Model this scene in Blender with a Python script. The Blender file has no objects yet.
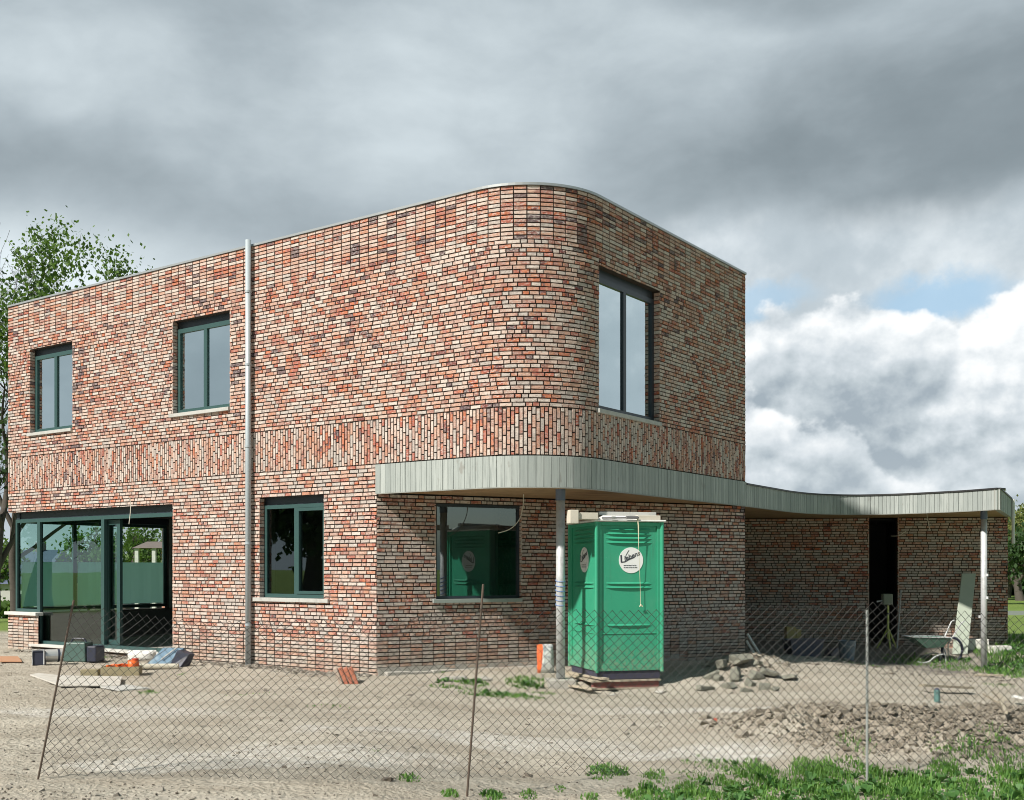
import bpy, bmesh, math, random
import numpy as np
from math import sin, cos, pi, radians, sqrt, hypot
random.seed(7); rng = np.random.default_rng(7)
S = bpy.context.scene
COL = S.collection

# ------------------------------------------------------------------ camera, world, sun, exposure
cam = bpy.data.cameras.new('camera'); camo = bpy.data.objects.new('camera', cam); COL.objects.link(camo)
camo.location = (0, 0, 1.6); camo.rotation_euler = (radians(90), 0, 0)
cam.sensor_width = 36; cam.lens = 36*1108/1024; cam.shift_y = 168.65/1024; cam.clip_end = 3000; cam.clip_start = .1
S.camera = camo
S.view_settings.view_transform = 'Standard'; S.view_settings.look = 'None'
S.view_settings.exposure = 0.35; S.view_settings.gamma = 1
S.cycles.filter_width = 1.0; S.cycles.max_bounces = 6; S.cycles.transparent_max_bounces = 24
SUN_EL = radians(43.5); SX, SY = -.752, -.659
SUNV = (SX*cos(SUN_EL), SY*cos(SUN_EL), sin(SUN_EL))
sun = bpy.data.lights.new('sun', 'SUN'); suno = bpy.data.objects.new('sun', sun); COL.objects.link(suno)
sun.energy = 5.0; sun.angle = radians(2.0); sun.color = (1, .94, .85)
from mathutils import Vector, Matrix, noise as mnoise
suno.rotation_euler = Vector(SUNV).to_track_quat('Z', 'Y').to_euler()

# ------------------------------------------------------------------ node helper
class NT:
    def __init__(s, tree): s.t = tree; s.n = tree.nodes; s.l = tree.links
    def put(s, sock, v):
        if v is None: return
        if isinstance(v, bpy.types.NodeSocket): s.l.new(v, sock)
        else:
            if hasattr(sock.default_value, '__len__') and not hasattr(v, '__len__'): v = (v,)*len(sock.default_value)
            if hasattr(v, '__len__') and len(sock.default_value) == 4 and len(v) == 3: v = (*v, 1)
            sock.default_value = v
    def m(s, op, a=None, b=None, c=None, clamp=False):
        n = s.n.new('ShaderNodeMath'); n.operation = op; n.use_clamp = clamp
        for i, v in enumerate((a, b, c)): s.put(n.inputs[i], v)
        return n.outputs[0]
    def v(s, op, a=None, b=None, c=None):
        n = s.n.new('ShaderNodeVectorMath'); n.operation = op
        s.put(n.inputs[0], a)
        if op == 'SCALE': s.put(n.inputs[3], b)
        elif b is not None: s.put(n.inputs[1], b)
        if c is not None: s.put(n.inputs[2], c)
        return n.outputs['Value'] if op in ('LENGTH', 'DOT_PRODUCT', 'DISTANCE') else n.outputs[0]
    def noise(s, vec, scale, detail=3, rough=.5, lac=2, dist=0, dim='3D'):
        n = s.n.new('ShaderNodeTexNoise'); n.noise_dimensions = dim
        if vec is not None: s.l.new(vec, n.inputs['Vector'])
        n.inputs['Scale'].default_value = scale; n.inputs['Detail'].default_value = detail
        n.inputs['Roughness'].default_value = rough; n.inputs['Distortion'].default_value = dist
        return n.outputs['Fac']
    def vor(s, vec, scale, feature='F1', out='Distance', rnd=1):
        n = s.n.new('ShaderNodeTexVoronoi'); n.feature = feature
        if vec is not None: s.l.new(vec, n.inputs['Vector'])
        n.inputs['Scale'].default_value = scale; n.inputs['Randomness'].default_value = rnd
        return n.outputs[out]
    def mix(s, f, a, b, mode='MIX'):
        n = s.n.new('ShaderNodeMix'); n.data_type = 'RGBA'; n.blend_type = mode; n.clamp_factor = True
        s.put(n.inputs[0], f); s.put(n.inputs[6], a); s.put(n.inputs[7], b)
        return n.outputs[2]
    def ramp(s, f, stops, interp='LINEAR'):
        n = s.n.new('ShaderNodeValToRGB'); n.color_ramp.interpolation = interp
        e = n.color_ramp.elements
        while len(e) < len(stops): e.new(.5)
        for i, (p, c) in enumerate(stops):
            e[i].position = p; e[i].color = (*c, 1) if hasattr(c, '__len__') else (c, c, c, 1)
        s.l.new(f, n.inputs[0]); return n.outputs[0]
    def ss(s, x, a, b):   # smoothstep map
        n = s.n.new('ShaderNodeMapRange'); n.interpolation_type = 'SMOOTHSTEP'; n.clamp = True
        s.put(n.inputs[0], x); n.inputs[1].default_value = a; n.inputs[2].default_value = b
        n.inputs[3].default_value = 0; n.inputs[4].default_value = 1
        return n.outputs[0]
    def sep(s, vec):
        n = s.n.new('ShaderNodeSeparateXYZ'); s.l.new(vec, n.inputs[0]); return n.outputs
    def comb(s, x, y, z):
        n = s.n.new('ShaderNodeCombineXYZ')
        for i, v in enumerate((x, y, z)): s.put(n.inputs[i], v)
        return n.outputs[0]
    def coord(s, which): return s.n.new('ShaderNodeTexCoord').outputs[which]
    def blob(s, u, w, cu, cw, ru, rw):   # soft ellipse mask
        a = s.m('DIVIDE', s.m('SUBTRACT', u, cu), ru); b = s.m('DIVIDE', s.m('SUBTRACT', w, cw), rw)
        d = s.m('SQRT', s.m('ADD', s.m('MULTIPLY', a, a), s.m('MULTIPLY', b, b)))
        return s.m('SUBTRACT', 1, s.ss(d, .35, 1.0))

# ------------------------------------------------------------------ sky
W = bpy.data.worlds.new('World'); S.world = W; W.use_nodes = True
W.cycles.sampling_method = 'MANUAL'; W.cycles.sample_map_resolution = 256
W.node_tree.nodes.clear(); n = NT(W.node_tree)
sky = n.n.new('ShaderNodeTexSky'); sky.sky_type = 'NISHITA'; sky.sun_disc = False
sky.sun_elevation = SUN_EL; sky.sun_rotation = math.atan2(SX, SY)
bg1 = n.n.new('ShaderNodeBackground'); n.l.new(sky.outputs[0], bg1.inputs[0]); bg1.inputs[1].default_value = .1
D = n.coord('Generated'); dx, dy, dz = n.sep(D)[:3]
hl = n.m('SQRT', n.m('ADD', n.m('MULTIPLY', dx, dx), n.m('MULTIPLY', dy, dy)))
hl = n.m('MAXIMUM', hl, .05)
u = n.m('DIVIDE', dx, hl); w = n.m('DIVIDE', dz, hl); yy = n.m('DIVIDE', dy, hl)
w = n.m('MINIMUM', w, 2.0)
P0 = n.comb(u, yy, w)
def warp(vec, sc, amt, off=(0, 0, 0)):
    a = n.m('SUBTRACT', n.noise(n.v('ADD', vec, off), sc, 3), .5); b = n.m('SUBTRACT', n.noise(n.v('ADD', vec, (7, 3, 1)), sc, 3), .5)
    return n.v('ADD', vec, n.comb(n.m('MULTIPLY', a, amt), 0, n.m('MULTIPLY', b, amt)))
P = warp(P0, 2.5, .12)
def voro(vec, sc, det=3):
    q = n.n.new('ShaderNodeTexVoronoi'); q.feature = 'F1'; q.inputs['Scale'].default_value = sc; q.inputs['Detail'].default_value = det
    q.inputs['Roughness'].default_value = .55; q.normalize = True
    n.l.new(vec, q.inputs['Vector']); return n.m('SUBTRACT', 1, q.outputs['Distance'])
# high storm stratus
st = n.noise(n.v('MULTIPLY', P, (1, 1, 2.0)), 2.0, 6, .5)
st2 = n.noise(n.v('MULTIPLY', P, (1, 1, 1.6)), 7.0, 5, .55)
tone = n.m('ADD', n.m('MULTIPLY', n.m('SUBTRACT', st, .5), .8), n.m('MULTIPLY', n.m('SUBTRACT', st2, .5), .55))
tone = n.m('ADD', tone, .56)
def addb(t, cu, cw, ru, rw, amt):
    return n.m('ADD', t, n.m('MULTIPLY', n.blob(u, n.m('ADD', w, n.m('MULTIPLY', n.m('SUBTRACT', st, .5), .15)), cu, cw, ru, rw), amt))
tone = addb(tone, .38, .36, .40, .13, -.24)      # dark belly upper right
tone = addb(tone, -.32, .31, .30, .06, -.12)
tone = addb(tone, -.37, .43, .14, .08, .20)      # light patch upper left
tone = addb(tone, .02, .45, .30, .12, .12)
tone = addb(tone, .24, .52, .14, .05, -.14)
tone = addb(tone, -.36, .225, .30, .11, .40)      # bright strip over the left trees
strat = n.ramp(tone, [(.0, (.13, .162, .182)), (.3, (.215, .258, .285)), (.55, (.335, .39, .425)), (.8, (.50, .565, .60)), (1, (.64, .71, .75))])
# towering banks below it: each bank is everything under an uneven skyline
def curve(x, pts, lo=-.6, hi=.6):
    c = n.n.new('ShaderNodeFloatCurve'); mp = c.mapping; cu = mp.curves[0]
    while len(cu.points) < len(pts): cu.points.new(.5, .5)
    for i, (a_, b_) in enumerate(pts): cu.points[i].location = ((a_-lo)/(hi-lo), b_)
    mp.update(); n.put(c.inputs['Value'], n.m('DIVIDE', n.m('SUBTRACT', x, lo), hi-lo, clamp=True)); return c.outputs[0]
P2 = n.v('MULTIPLY', P0, (1, 1, 1.15))
bil = n.m('ADD', n.m('MULTIPLY', voro(P2, 13, 2), .5), n.m('MULTIPLY', n.noise(P2, 14, 5, .58), .45))
bilb = n.m('ADD', n.m('MULTIPLY', voro(n.v('ADD', P2, (-.008, 0, .014)), 13, 2), .5), n.m('MULTIPLY', n.noise(n.v('ADD', P2, (-.008, 0, .014)), 14, 5, .58), .45))
rel = n.m('SUBTRACT', bil, bilb)
soft = n.m('SUBTRACT', n.noise(P0, 5.5, 4, .5), .5)
def bank(T, off, thick, wmul):
    ww = n.m('SUBTRACT', w, n.m('MULTIPLY', n.m('SUBTRACT', bil, .55), wmul))
    d = n.m('SUBTRACT', T, ww)
    mask = n.ss(d, -.003, .007)
    sh = n.m('SUBTRACT', off, n.m('MULTIPLY', n.ss(d, .008, thick), .5))
    sh = n.m('ADD', sh, n.m('ADD', n.m('MULTIPLY', rel, 4.6), n.m('MULTIPLY', soft, 1.3)))
    return mask, sh
T1 = curve(u, [(-.6, .14), (-.1, .16), (.10, .20), (.20, .212), (.24, .232), (.29, .232), (.33, .216), (.37, .208), (.395, .232), (.43, .236), (.5, .22), (.6, .2)])
T2 = curve(u, [(-.6, .06), (.0, .09), (.15, .13), (.21, .150), (.25, .128), (.29, .133), (.315, .100), (.36, .06), (.42, .045), (.6, .05)])
m1, s1 = bank(T1, .86, .085, .15)
s1 = n.m('ADD', s1, n.m('MULTIPLY', n.blob(u, w, .42, .18, .07, .09), .26))
s1 = n.m('SUBTRACT', s1, n.m('MULTIPLY', n.blob(u, w, .38, .09, .12, .03), .16))
m2, s2 = bank(T2, .86, .05, .14)
s2 = n.m('SUBTRACT', s2, n.m('MULTIPLY', n.ss(u, .27, .36), .42))
ramp_ = [(.0, (.30, .355, .40)), (.3, (.43, .485, .52)), (.55, (.54, .59, .625)), (.8, (.68, .715, .735)), (1.0, (.79, .81, .82))]
cumA = n.ramp(s1, ramp_); cumB = n.ramp(s2, ramp_)
mid = n.ramp(n.m('ADD', n.m('ADD', n.m('MULTIPLY', n.m('SUBTRACT', n.noise(P, 6, 6, .6), .5), 1.1), n.m('MULTIPLY', rel, 1.0)), .5), [(0, (.32, .38, .42)), (.45, (.44, .50, .54)), (.75, (.64, .69, .72)), (1, (.82, .86, .88))])
nb = n.m('MULTIPLY', n.m('SUBTRACT', n.noise(P0, 14, 7, .62), .5), .075)
gap = n.blob(u, n.m('ADD', w, nb), .358, .228, .075, .030)
gap = n.m('MAXIMUM', gap, n.m('MULTIPLY', n.blob(u, n.m('ADD', w, nb), .21, .238, .07, .022), .75))
gap = n.m('MAXIMUM', gap, n.m('MULTIPLY', n.blob(u, n.m('ADD', w, nb), .285, .160, .035, .02), .5))
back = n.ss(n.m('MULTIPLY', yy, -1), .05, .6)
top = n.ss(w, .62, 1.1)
wob = n.m('MULTIPLY', n.m('SUBTRACT', n.noise(P0, 5, 6, .55), .5), .10)
low = n.m('SUBTRACT', 1, n.ss(n.m('ADD', w, wob), .275, .325))
low = n.m('MULTIPLY', low, n.ss(u, -.05, .15))
side = n.m('MULTIPLY', n.ss(u, -.1, .12), n.m('SUBTRACT', 1, n.ss(u, .5, .66)))
ccol = n.mix(low, strat, mid)
ccol = n.mix(n.m('MULTIPLY', gap, .85), ccol, (.33, .50, .66))
ccol = n.mix(n.m('MULTIPLY', m1, side), ccol, cumA)
ccol = n.mix(n.m('MULTIPLY', m2, side), ccol, cumB)
haze = n.m('SUBTRACT', 1, n.ss(w, 0, .12))
ccol = n.mix(n.m('MULTIPLY', haze, .4), ccol, (.55, .61, .64))
# unseen sky overhead and behind camera, added dark teal to deepen and tint shade
shade_sky = n.ramp(n.noise(P0, 1.8, 5, .55), [(.3, (.045, .085, .092)), (.5, (.085, .15, .16)), (.7, (.20, .31, .33))])
ccol = n.mix(n.m('MAXIMUM', back, top), ccol, shade_sky)
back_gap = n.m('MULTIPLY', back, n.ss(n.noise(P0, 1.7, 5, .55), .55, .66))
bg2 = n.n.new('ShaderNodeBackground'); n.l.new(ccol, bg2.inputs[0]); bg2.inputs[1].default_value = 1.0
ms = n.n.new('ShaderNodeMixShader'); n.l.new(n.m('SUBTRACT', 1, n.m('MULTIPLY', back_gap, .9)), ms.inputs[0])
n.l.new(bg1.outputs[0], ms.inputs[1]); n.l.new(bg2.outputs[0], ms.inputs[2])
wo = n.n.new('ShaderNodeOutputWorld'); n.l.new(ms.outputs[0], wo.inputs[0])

# ------------------------------------------------------------------ materials
MATS = {}
def mat(name, col=(.5, .5, .5), rough=.6, metal=0, var=.12, vscale=3, bump=0, bscale=40, spec=.5, dirt=None, dscale=2, dfac=.5, streak=False):
    if name in MATS: return MATS[name]
    M = bpy.data.materials.new(name); M.use_nodes = True; MATS[name] = M
    n = NT(M.node_tree); b = n.n['Principled BSDF']
    co = n.coord('Object')
    v = n.v('MULTIPLY', co, (1, 1, .12)) if streak else co
    f = n.noise(v, vscale, 4, .6)
    c = n.mix(f, tuple(max(0, x*(1-var)) for x in col), tuple(min(1, x*(1+var)) for x in col))
    if dirt:
        d = n.ss(n.noise(n.v('ADD', v, (9, 2, 4)), dscale, 6, .65), .48, .68)
        c = n.mix(n.m('MULTIPLY', d, dfac), c, dirt)
    n.put(b.inputs['Base Color'], c)
    b.inputs['Roughness'].default_value = rough; b.inputs['Metallic'].default_value = metal
    b.inputs['Specular IOR Level'].default_value = spec
    if bump:
        bn = n.n.new('ShaderNodeBump'); bn.inputs['Strength'].default_value = bump; bn.inputs['Distance'].default_value = .01
        n.l.new(n.noise(co, bscale, 4, .6), bn.inputs['Height']); n.l.new(bn.outputs[0], b.inputs['Normal'])
    return M

def brick_mat(name, reds, pale):
    M = bpy.data.materials.new(name); M.use_nodes = True; n = NT(M.node_tree); b = n.n['Principled BSDF']
    uv = n.n.new('ShaderNodeUVMap'); uv.uv_map = 'piece'; r1, r2 = n.sep(uv.outputs[0])[:2]
    co = n.coord('Object')
    big = n.m('ADD', n.m('MULTIPLY', n.noise(co, .5, 3, .5), .55), n.m('MULTIPLY', n.noise(co, 2.6, 3, .6), .45))
    z = n.sep(co)[2]
    # share of red bricks wanders over the wall and is higher towards the parapet
    sh = n.m('ADD', n.m('MULTIPLY', n.m('SUBTRACT', big, .5), -1.5), n.m('MULTIPLY', n.m('SUBTRACT', z, 4.4), -.035))
    sh = n.m('ADD', sh, pale)
    r = n.m('ADD', r1, sh, clamp=True)
    c = n.ramp(r, [(0, (.11, .075, .085)), (.02, (.19, .06, .055)), (.07, (.50, .15, .07)), (.13, (.40, .12, .085)),
                   (.20, (.50, .235, .15)), (.29, (.36, .175, .14)), (.38, (.54, .33, .25)), (.50, (.46, .30, .25)),
                   (.60, (.59, .45, .385)), (.76, (.60, .525, .475)), (.91, (.45, .405, .375))], 'CONSTANT')
    c = n.mix(n.m('MULTIPLY', r2, .2), c, (.42, .28, .23))
    # lime bloom and scuffs inside each brick
    bl = n.ss(n.noise(n.v('MULTIPLY', co, (1, 1, 2.2)), 20, 6, .8), .47, .60)
    patchy = n.ss(n.noise(n.v('ADD', co, (2, 8, 5)), 1.3, 4, .6), .40, .62)
    c = n.mix(n.m('MULTIPLY', bl, n.m('ADD', .28, n.m('MULTIPLY', patchy, .42))), c, (.66, .61, .57))
    dk = n.ss(n.noise(n.v('ADD', n.v('MULTIPLY', co, (1, 1, 2)), (3, 7, 1)), 32, 5, .8), .52, .64)
    c = n.mix(n.m('MULTIPLY', dk, .7), c, (.12, .075, .065))
    splash = n.m('MULTIPLY', n.m('SUBTRACT', 1, n.ss(n.m('ADD', z, n.m('MULTIPLY', big, -.5)), -.25, .5)), .45)
    c = n.mix(splash, c, (.40, .35, .28))
    n.put(b.inputs['Base Color'], c); b.inputs['Roughness'].default_value = .9; b.inputs['Specular IOR Level'].default_value = .12
    bn = n.n.new('ShaderNodeBump'); bn.inputs['Strength'].default_value = .6; bn.inputs['Distance'].default_value = .006
    n.l.new(n.noise(co, 60, 5, .7), bn.inputs['Height']); n.l.new(bn.outputs[0], b.inputs['Normal'])
    return M
M_BRICK = brick_mat('handmade_brick', 1, .035)
M_MORTAR = mat('mortar', (.045, .034, .029), .95, var=.4, vscale=8)
M_FRAME = mat('window_frame_paint', (.035, .082, .080), .4, var=.08)
M_FRAME_SHADE = mat('window_frame_shade', (.030, .040, .055), .4, var=.08)  # shaded copy of the frame paint; shade is put into the colour
M_SILL = mat('bluestone_sill', (.46, .46, .44), .7, var=.15, vscale=12, dirt=(.2, .2, .19), dscale=6, dfac=.3)
M_ZINC = mat('zinc_pipe', (.42, .48, .52), .5, .2, var=.15, vscale=6, dirt=(.55, .56, .56), dscale=3, dfac=.4, streak=True)
M_DARK = mat('dark_interior', (.02, .021, .023), .9)
M_PLASTER = mat('interior_block', (.16, .155, .15), .9, var=.2)
M_SOFFIT = mat('soffit_plywood', (.34, .22, .12), .75, var=.3, vscale=5, dirt=(.2, .12, .06), dscale=3)
M_COPING = mat('aluminium_coping', (.42, .44, .45), .4, .5)
M_POST = mat('galvanised_post', (.58, .60, .62), .5, .25, var=.15, vscale=10, dirt=(.32, .32, .31), dscale=7, dfac=.5)
M_CONC = mat('concrete', (.40, .385, .35), .9, var=.2, vscale=9, bump=.5, dirt=(.26, .24, .21), dscale=8)
M_WIRE = mat('fence_wire', (.04, .04, .038), .6, 0)
M_WHITE = mat('white_plastic', (.72, .72, .70), .5, var=.06, dirt=(.5, .48, .43), dscale=5, dfac=.35)
M_WOOD = mat('weathered_timber', (.40, .35, .27), .8, var=.25, vscale=14, bump=.4, dirt=(.22, .18, .14))
M_BARK = mat('bark', (.075, .065, .055), .9, var=.4, vscale=12, bump=.6)

def fascia_mat():
    M = bpy.data.materials.new('timber_fascia'); M.use_nodes = True; n = NT(M.node_tree); b = n.n['Principled BSDF']
    uv = n.n.new('ShaderNodeUVMap'); uv.uv_map = 'piece'; r1, r2 = n.sep(uv.outputs[0])[:2]
    co = n.coord('Object')
    c = n.mix(r1, (.29, .325, .315), (.41, .445, .43))
    g = n.noise(n.v('MULTIPLY', co, (30, 30, 1.2)), 1.5, 4, .6)
    c = n.mix(n.ss(g, .45, .7), c, (.25, .28, .27))
    kn = n.ss(n.noise(n.v('MULTIPLY', co, (1, 1, .35)), 7, 3, .6), .64, .72)
    c = n.mix(n.m('MULTIPLY', kn, .6), c, (.22, .21, .19))
    n.put(b.inputs['Base Color'], c); b.inputs['Roughness'].default_value = .8
    return M
M_FASCIA = fascia_mat()

def glass_mat(name, refl, tint=(.8, .9, .88), rough=.01):
    M = bpy.data.materials.new(name); M.use_nodes = True; n = NT(M.node_tree); n.n.remove(n.n['Principled BSDF'])
    out = n.n['Material Output']
    tr = n.n.new('ShaderNodeBsdfTransparent'); tr.inputs[0].default_value = (*tint, 1)
    gl = n.n.new('ShaderNodeBsdfGlossy'); gl.inputs['Roughness'].default_value = rough; gl.inputs['Color'].default_value = (.85, .95, .97, 1)
    bn = n.n.new('ShaderNodeBump'); bn.inputs['Strength'].default_value = .02; bn.inputs['Distance'].default_value = .02
    n.l.new(n.noise(n.coord('Object'), 1.3, 2), bn.inputs['Height']); n.l.new(bn.outputs[0], gl.inputs['Normal'])
    fr = n.n.new('ShaderNodeFresnel'); fr.inputs[0].default_value = 1.5
    f = n.m('ADD', n.m('MULTIPLY', fr.outputs[0], .9), refl, clamp=True)
    mx = n.n.new('ShaderNodeMixShader'); n.l.new(f, mx.inputs[0]); n.l.new(tr.outputs[0], mx.inputs[1]); n.l.new(gl.outputs[0], mx.inputs[2])
    n.l.new(mx.outputs[0], out.inputs[0]); return M
M_GLASS_UP = glass_mat('coated_glass', .70)
M_GLASS_LOW = glass_mat('clear_glass', .08)

def leaf_mat(name, c1, c2):
    M = bpy.data.materials.new(name); M.use_nodes = True; n = NT(M.node_tree); b = n.n['Principled BSDF']
    uv = n.n.new('ShaderNodeUVMap'); uv.uv_map = 'piece'; r1, r2 = n.sep(uv.outputs[0])[:2]
    c = n.mix(r1, c1, c2)
    n.put(b.inputs['Base Color'], c); b.inputs['Roughness'].default_value = .6
    tl = n.n.new('ShaderNodeBsdfTranslucent'); n.put(tl.inputs[0], n.mix(.5, c, (c2[0]*1.8, c2[1]*1.8, c2[2])))
    mx = n.n.new('ShaderNodeMixShader'); mx.inputs[0].default_value = .3
    n.l.new(b.outputs[0], mx.inputs[1]); n.l.new(tl.outputs[0], mx.inputs[2]); n.l.new(mx.outputs[0], n.n['Material Output'].inputs[0])
    return M
M_LEAF = leaf_mat('maple_leaves', (.035, .085, .015), (.11, .20, .035))
M_LEAFD = leaf_mat('dark_leaves', (.018, .045, .012), (.05, .11, .03))
M_GRASS = leaf_mat('grass_blades', (.04, .14, .02), (.17, .32, .07))
M_LAWN2 = leaf_mat('pale_leaves', (.10, .14, .03), (.22, .24, .08))

# ------------------------------------------------------------------ mesh helpers
class MB:
    def __init__(s): s.v = []; s.f = []; s.id = []
    def quad(s, a, b, c, d, rid=(.5, .5)):
        k = len(s.v); s.v += [a, b, c, d]; s.f.append((k, k+1, k+2, k+3)); s.id.append(rid)
    def poly(s, pts, rid=(.5, .5)):
        k = len(s.v); s.v += list(pts); s.f.append(tuple(range(k, k+len(pts)))); s.id.append(rid)
    def hexa(s, p, rid=(.5, .5), faces='all'):   # p: 8 pts, bottom 4 ccw then top 4
        k = len(s.v); s.v += list(p)
        for f in ((0, 3, 2, 1), (4, 5, 6, 7), (0, 1, 5, 4), (1, 2, 6, 5), (2, 3, 7, 6), (3, 0, 4, 7)):
            s.f.append(tuple(k+i for i in f)); s.id.append(rid)
        return s
    def box(s, x0, x1, y0, y1, z0, z1, T=None, rid=(.5, .5)):
        p = [(x0, y0, z0), (x1, y0, z0), (x1, y1, z0), (x0, y1, z0), (x0, y0, z1), (x1, y0, z1), (x1, y1, z1), (x0, y1, z1)]
        if T: p = [T(*q) for q in p]
        s.hexa(p, rid); return s
    def tube(s, pts, r, seg=8, caps=True, rid=(.5, .5)):
        pts = [Vector(p) for p in pts]; rs = r if hasattr(r, '__len__') else [r]*len(pts)
        base = len(s.v); up = Vector((0, 0, 1))
        for i, p in enumerate(pts):
            d = (pts[min(i+1, len(pts)-1)]-pts[max(i-1, 0)])
            d = d.normalized() if d.length > 1e-9 else Vector((0, 0, 1))
            a = d.cross(up if abs(d.z) < .95 else Vector((1, 0, 0))).normalized(); b = d.cross(a)
            for j in range(seg):
                t = 2*pi*j/seg; s.v.append(tuple(p+(a*cos(t)+b*sin(t))*rs[i]))
        for i in range(len(pts)-1):
            for j in range(seg):
                j2 = (j+1) % seg
                s.f.append((base+i*seg+j, base+i*seg+j2, base+(i+1)*seg+j2, base+(i+1)*seg+j)); s.id.append(rid)
        if caps and seg > 2:
            s.f.append(tuple(base+j for j in range(seg))); s.id.append(rid)
            e = base+(len(pts)-1)*seg; s.f.append(tuple(e+j for j in reversed(range(seg)))); s.id.append(rid)
        return s
    def bar(s, a, b, w, h, rid=(.5, .5)):
        a, b = Vector(a), Vector(b); d = (b-a).normalized()
        sd = d.cross(Vector((0, 0, 1)) if abs(d.z) < .95 else Vector((1, 0, 0))).normalized(); up = sd.cross(d)
        p = [tuple(q+sd*i*w/2+up*j*h/2) for j in (-1, 1) for q, i in ((a, -1), (a, 1), (b, 1), (b, -1))]
        s.hexa(p, rid); return s
    def prism(s, pts, z0, z1, rid=(.5, .5)):
        n_ = len(pts); k = len(s.v)
        s.v += [(p[0], p[1], z0) for p in pts]+[(p[0], p[1], z1) for p in pts]
        s.f.append(tuple(k+i for i in reversed(range(n_)))); s.id.append(rid)
        s.f.append(tuple(k+n_+i for i in range(n_))); s.id.append(rid)
        for i in range(n_):
            j = (i+1) % n_; s.f.append((k+i, k+j, k+n_+j, k+n_+i)); s.id.append(rid)
        return s
    def build(s, name, m, parent=None, bevel=0, smooth=False, loc=None, rot=None, fixn=True):
        me = bpy.data.meshes.new(name); me.from_pydata([tuple(v) for v in s.v], [], s.f)
        uv = me.uv_layers.new(name='piece')
        tot = np.array([len(f) for f in s.f]); ids = np.repeat(np.array(s.id, dtype=np.float32), tot, axis=0)
        uv.data.foreach_set('uv', ids.ravel())
        if fixn:
            bm = bmesh.new(); bm.from_mesh(me); bmesh.ops.recalc_face_normals(bm, faces=bm.faces); bm.to_mesh(me); bm.free()
        me.materials.append(m)
        if smooth: me.polygons.foreach_set('use_smooth', [True]*len(me.polygons))
        me.update()
        o = bpy.data.objects.new(name, me); COL.objects.link(o)
        if parent: o.parent = parent
        if loc: o.location = loc
        if rot: o.rotation_euler = rot
        if bevel:
            b = o.modifiers.new('bevel', 'BEVEL'); b.width = bevel; b.segments = 2; b.limit_method = 'ANGLE'
        return o
def tag(o, label=None, cat=None, group=None, kind=None):
    if label: o['label'] = label
    if cat: o['category'] = cat
    if group: o['group'] = group
    if kind: o['kind'] = kind
    return o
def thing(name, label, cat, loc=(0, 0, 0), rot=(0, 0, 0), group=None):
    o = bpy.data.objects.new(name, None); COL.objects.link(o); o.location = loc; o.rotation_euler = rot
    o.empty_display_size = .2
    return tag(o, label, cat, group)

# ------------------------------------------------------------------ terrain
def vnoise(x, y, seed):
    xi = np.floor(x).astype(np.int64); yi = np.floor(y).astype(np.int64); fx = x-xi; fy = y-yi
    fx = fx*fx*(3-2*fx); fy = fy*fy*(3-2*fy)
    def h(a, b):
        k = (a*374761393+b*668265263+seed*1442695041) & 0x7fffffff
        k = ((k ^ (k >> 13))*1274126177) & 0x7fffffff
        return ((k ^ (k >> 16)) & 0xffff)/65535.
    return (h(xi, yi)*(1-fx)+h(xi+1, yi)*fx)*(1-fy)+(h(xi, yi+1)*(1-fx)+h(xi+1, yi+1)*fx)*fy
def fbm(x, y, seed, o=4):
    t = 0; a = .5
    for i in range(o): t = t+a*(vnoise(x*2**i, y*2**i, seed+i)-.5); a *= .5
    return t
def sst(x, a, b):
    t = np.clip((x-a)/(b-a), 0, 1); return t*t*(3-2*t)
def base_h(X, Y):
    h = -.12*sst(X, -1.5, .3)*sst(-Y, -16.6, -15.4)
    h = h-.36*sst(X, 4.6, 8.5)*sst(Y, 10, 16)*(1-.62*sst(Y, 22.5, 24.2))
    h = h-2.2*sst(Y, 34, 60)*sst(-X, 8, 20)
    return h
def mound_h(X, Y):
    e1 = np.exp(-(((X-4.9)/1.9)**2+((Y-11.1)/1.15)**2)**1.3)*.25
    e2 = np.exp(-(((X-3.0)/.9)**2+((Y-11.9)/.8)**2))*.14
    e4 = np.exp(-(((X-3.75)/.75)**2+((Y-17.3)/.5)**2))*.20
    e3 = np.exp(-(((X-4.4)/1.0)**2+((Y-9.9)/.7)**2))*.13
    return e1+e2+e3+e4
def th(X, Y):
    X = np.asarray(X, float); Y = np.asarray(Y, float)
    m = mound_h(X, Y)
    near = sst(Y, 4, 6)*(1-sst(Y, 27, 32))*(1-sst(np.abs(X), 13, 16))
    h = base_h(X, Y)+m
    h = h+near*(fbm(X*.7, Y*.7, 3)*.10+fbm(X*3.1, Y*3.1, 11, 3)*.045+np.abs(fbm(X*5.5, Y*8, 41, 3))*-.045+fbm(X*10, Y*13, 21, 2)*.020)
    cl = np.abs(fbm(X*4.5, Y*4.5, 31, 4))
    h = h+np.clip(m*5, 0, 1)*(.09-cl*.45)
    rut = np.exp(-((Y-(13.3+.05*X))/.22)**2)+np.exp(-((Y-(11.6+.07*X))/.2)**2)
    return h-near*.03*rut*(X < 2.5)
def tz(X, Y): return float(th(np.array([X]), np.array([Y]))[0])
def gp(px, py, z=None):
    Y = 1108*1.6/(py-568.65)
    for _ in range(12):
        X = (px-512)/1108*Y; zz = float(base_h(np.array([X]), np.array([Y]))[0]) if z is None else z
        Y = Y*.4+.6*1108*(1.6-zz)/(py-568.65)
    return (px-512)/1108*Y, Y
def axis(lo, hi, step, far, g=1.22):
    a = list(np.arange(lo, hi+1e-6, step)); l = []; st = step; x = lo
    while x > -far: st *= g; x -= st; l.append(x)
    r = []; st = step; x = a[-1]
    while x < far: st *= g; x += st; r.append(x)
    return np.array(l[::-1]+a+r)
xs = axis(-11, 12.5, .045, 900); ys = axis(6.2, 26, .045, 900)
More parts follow.
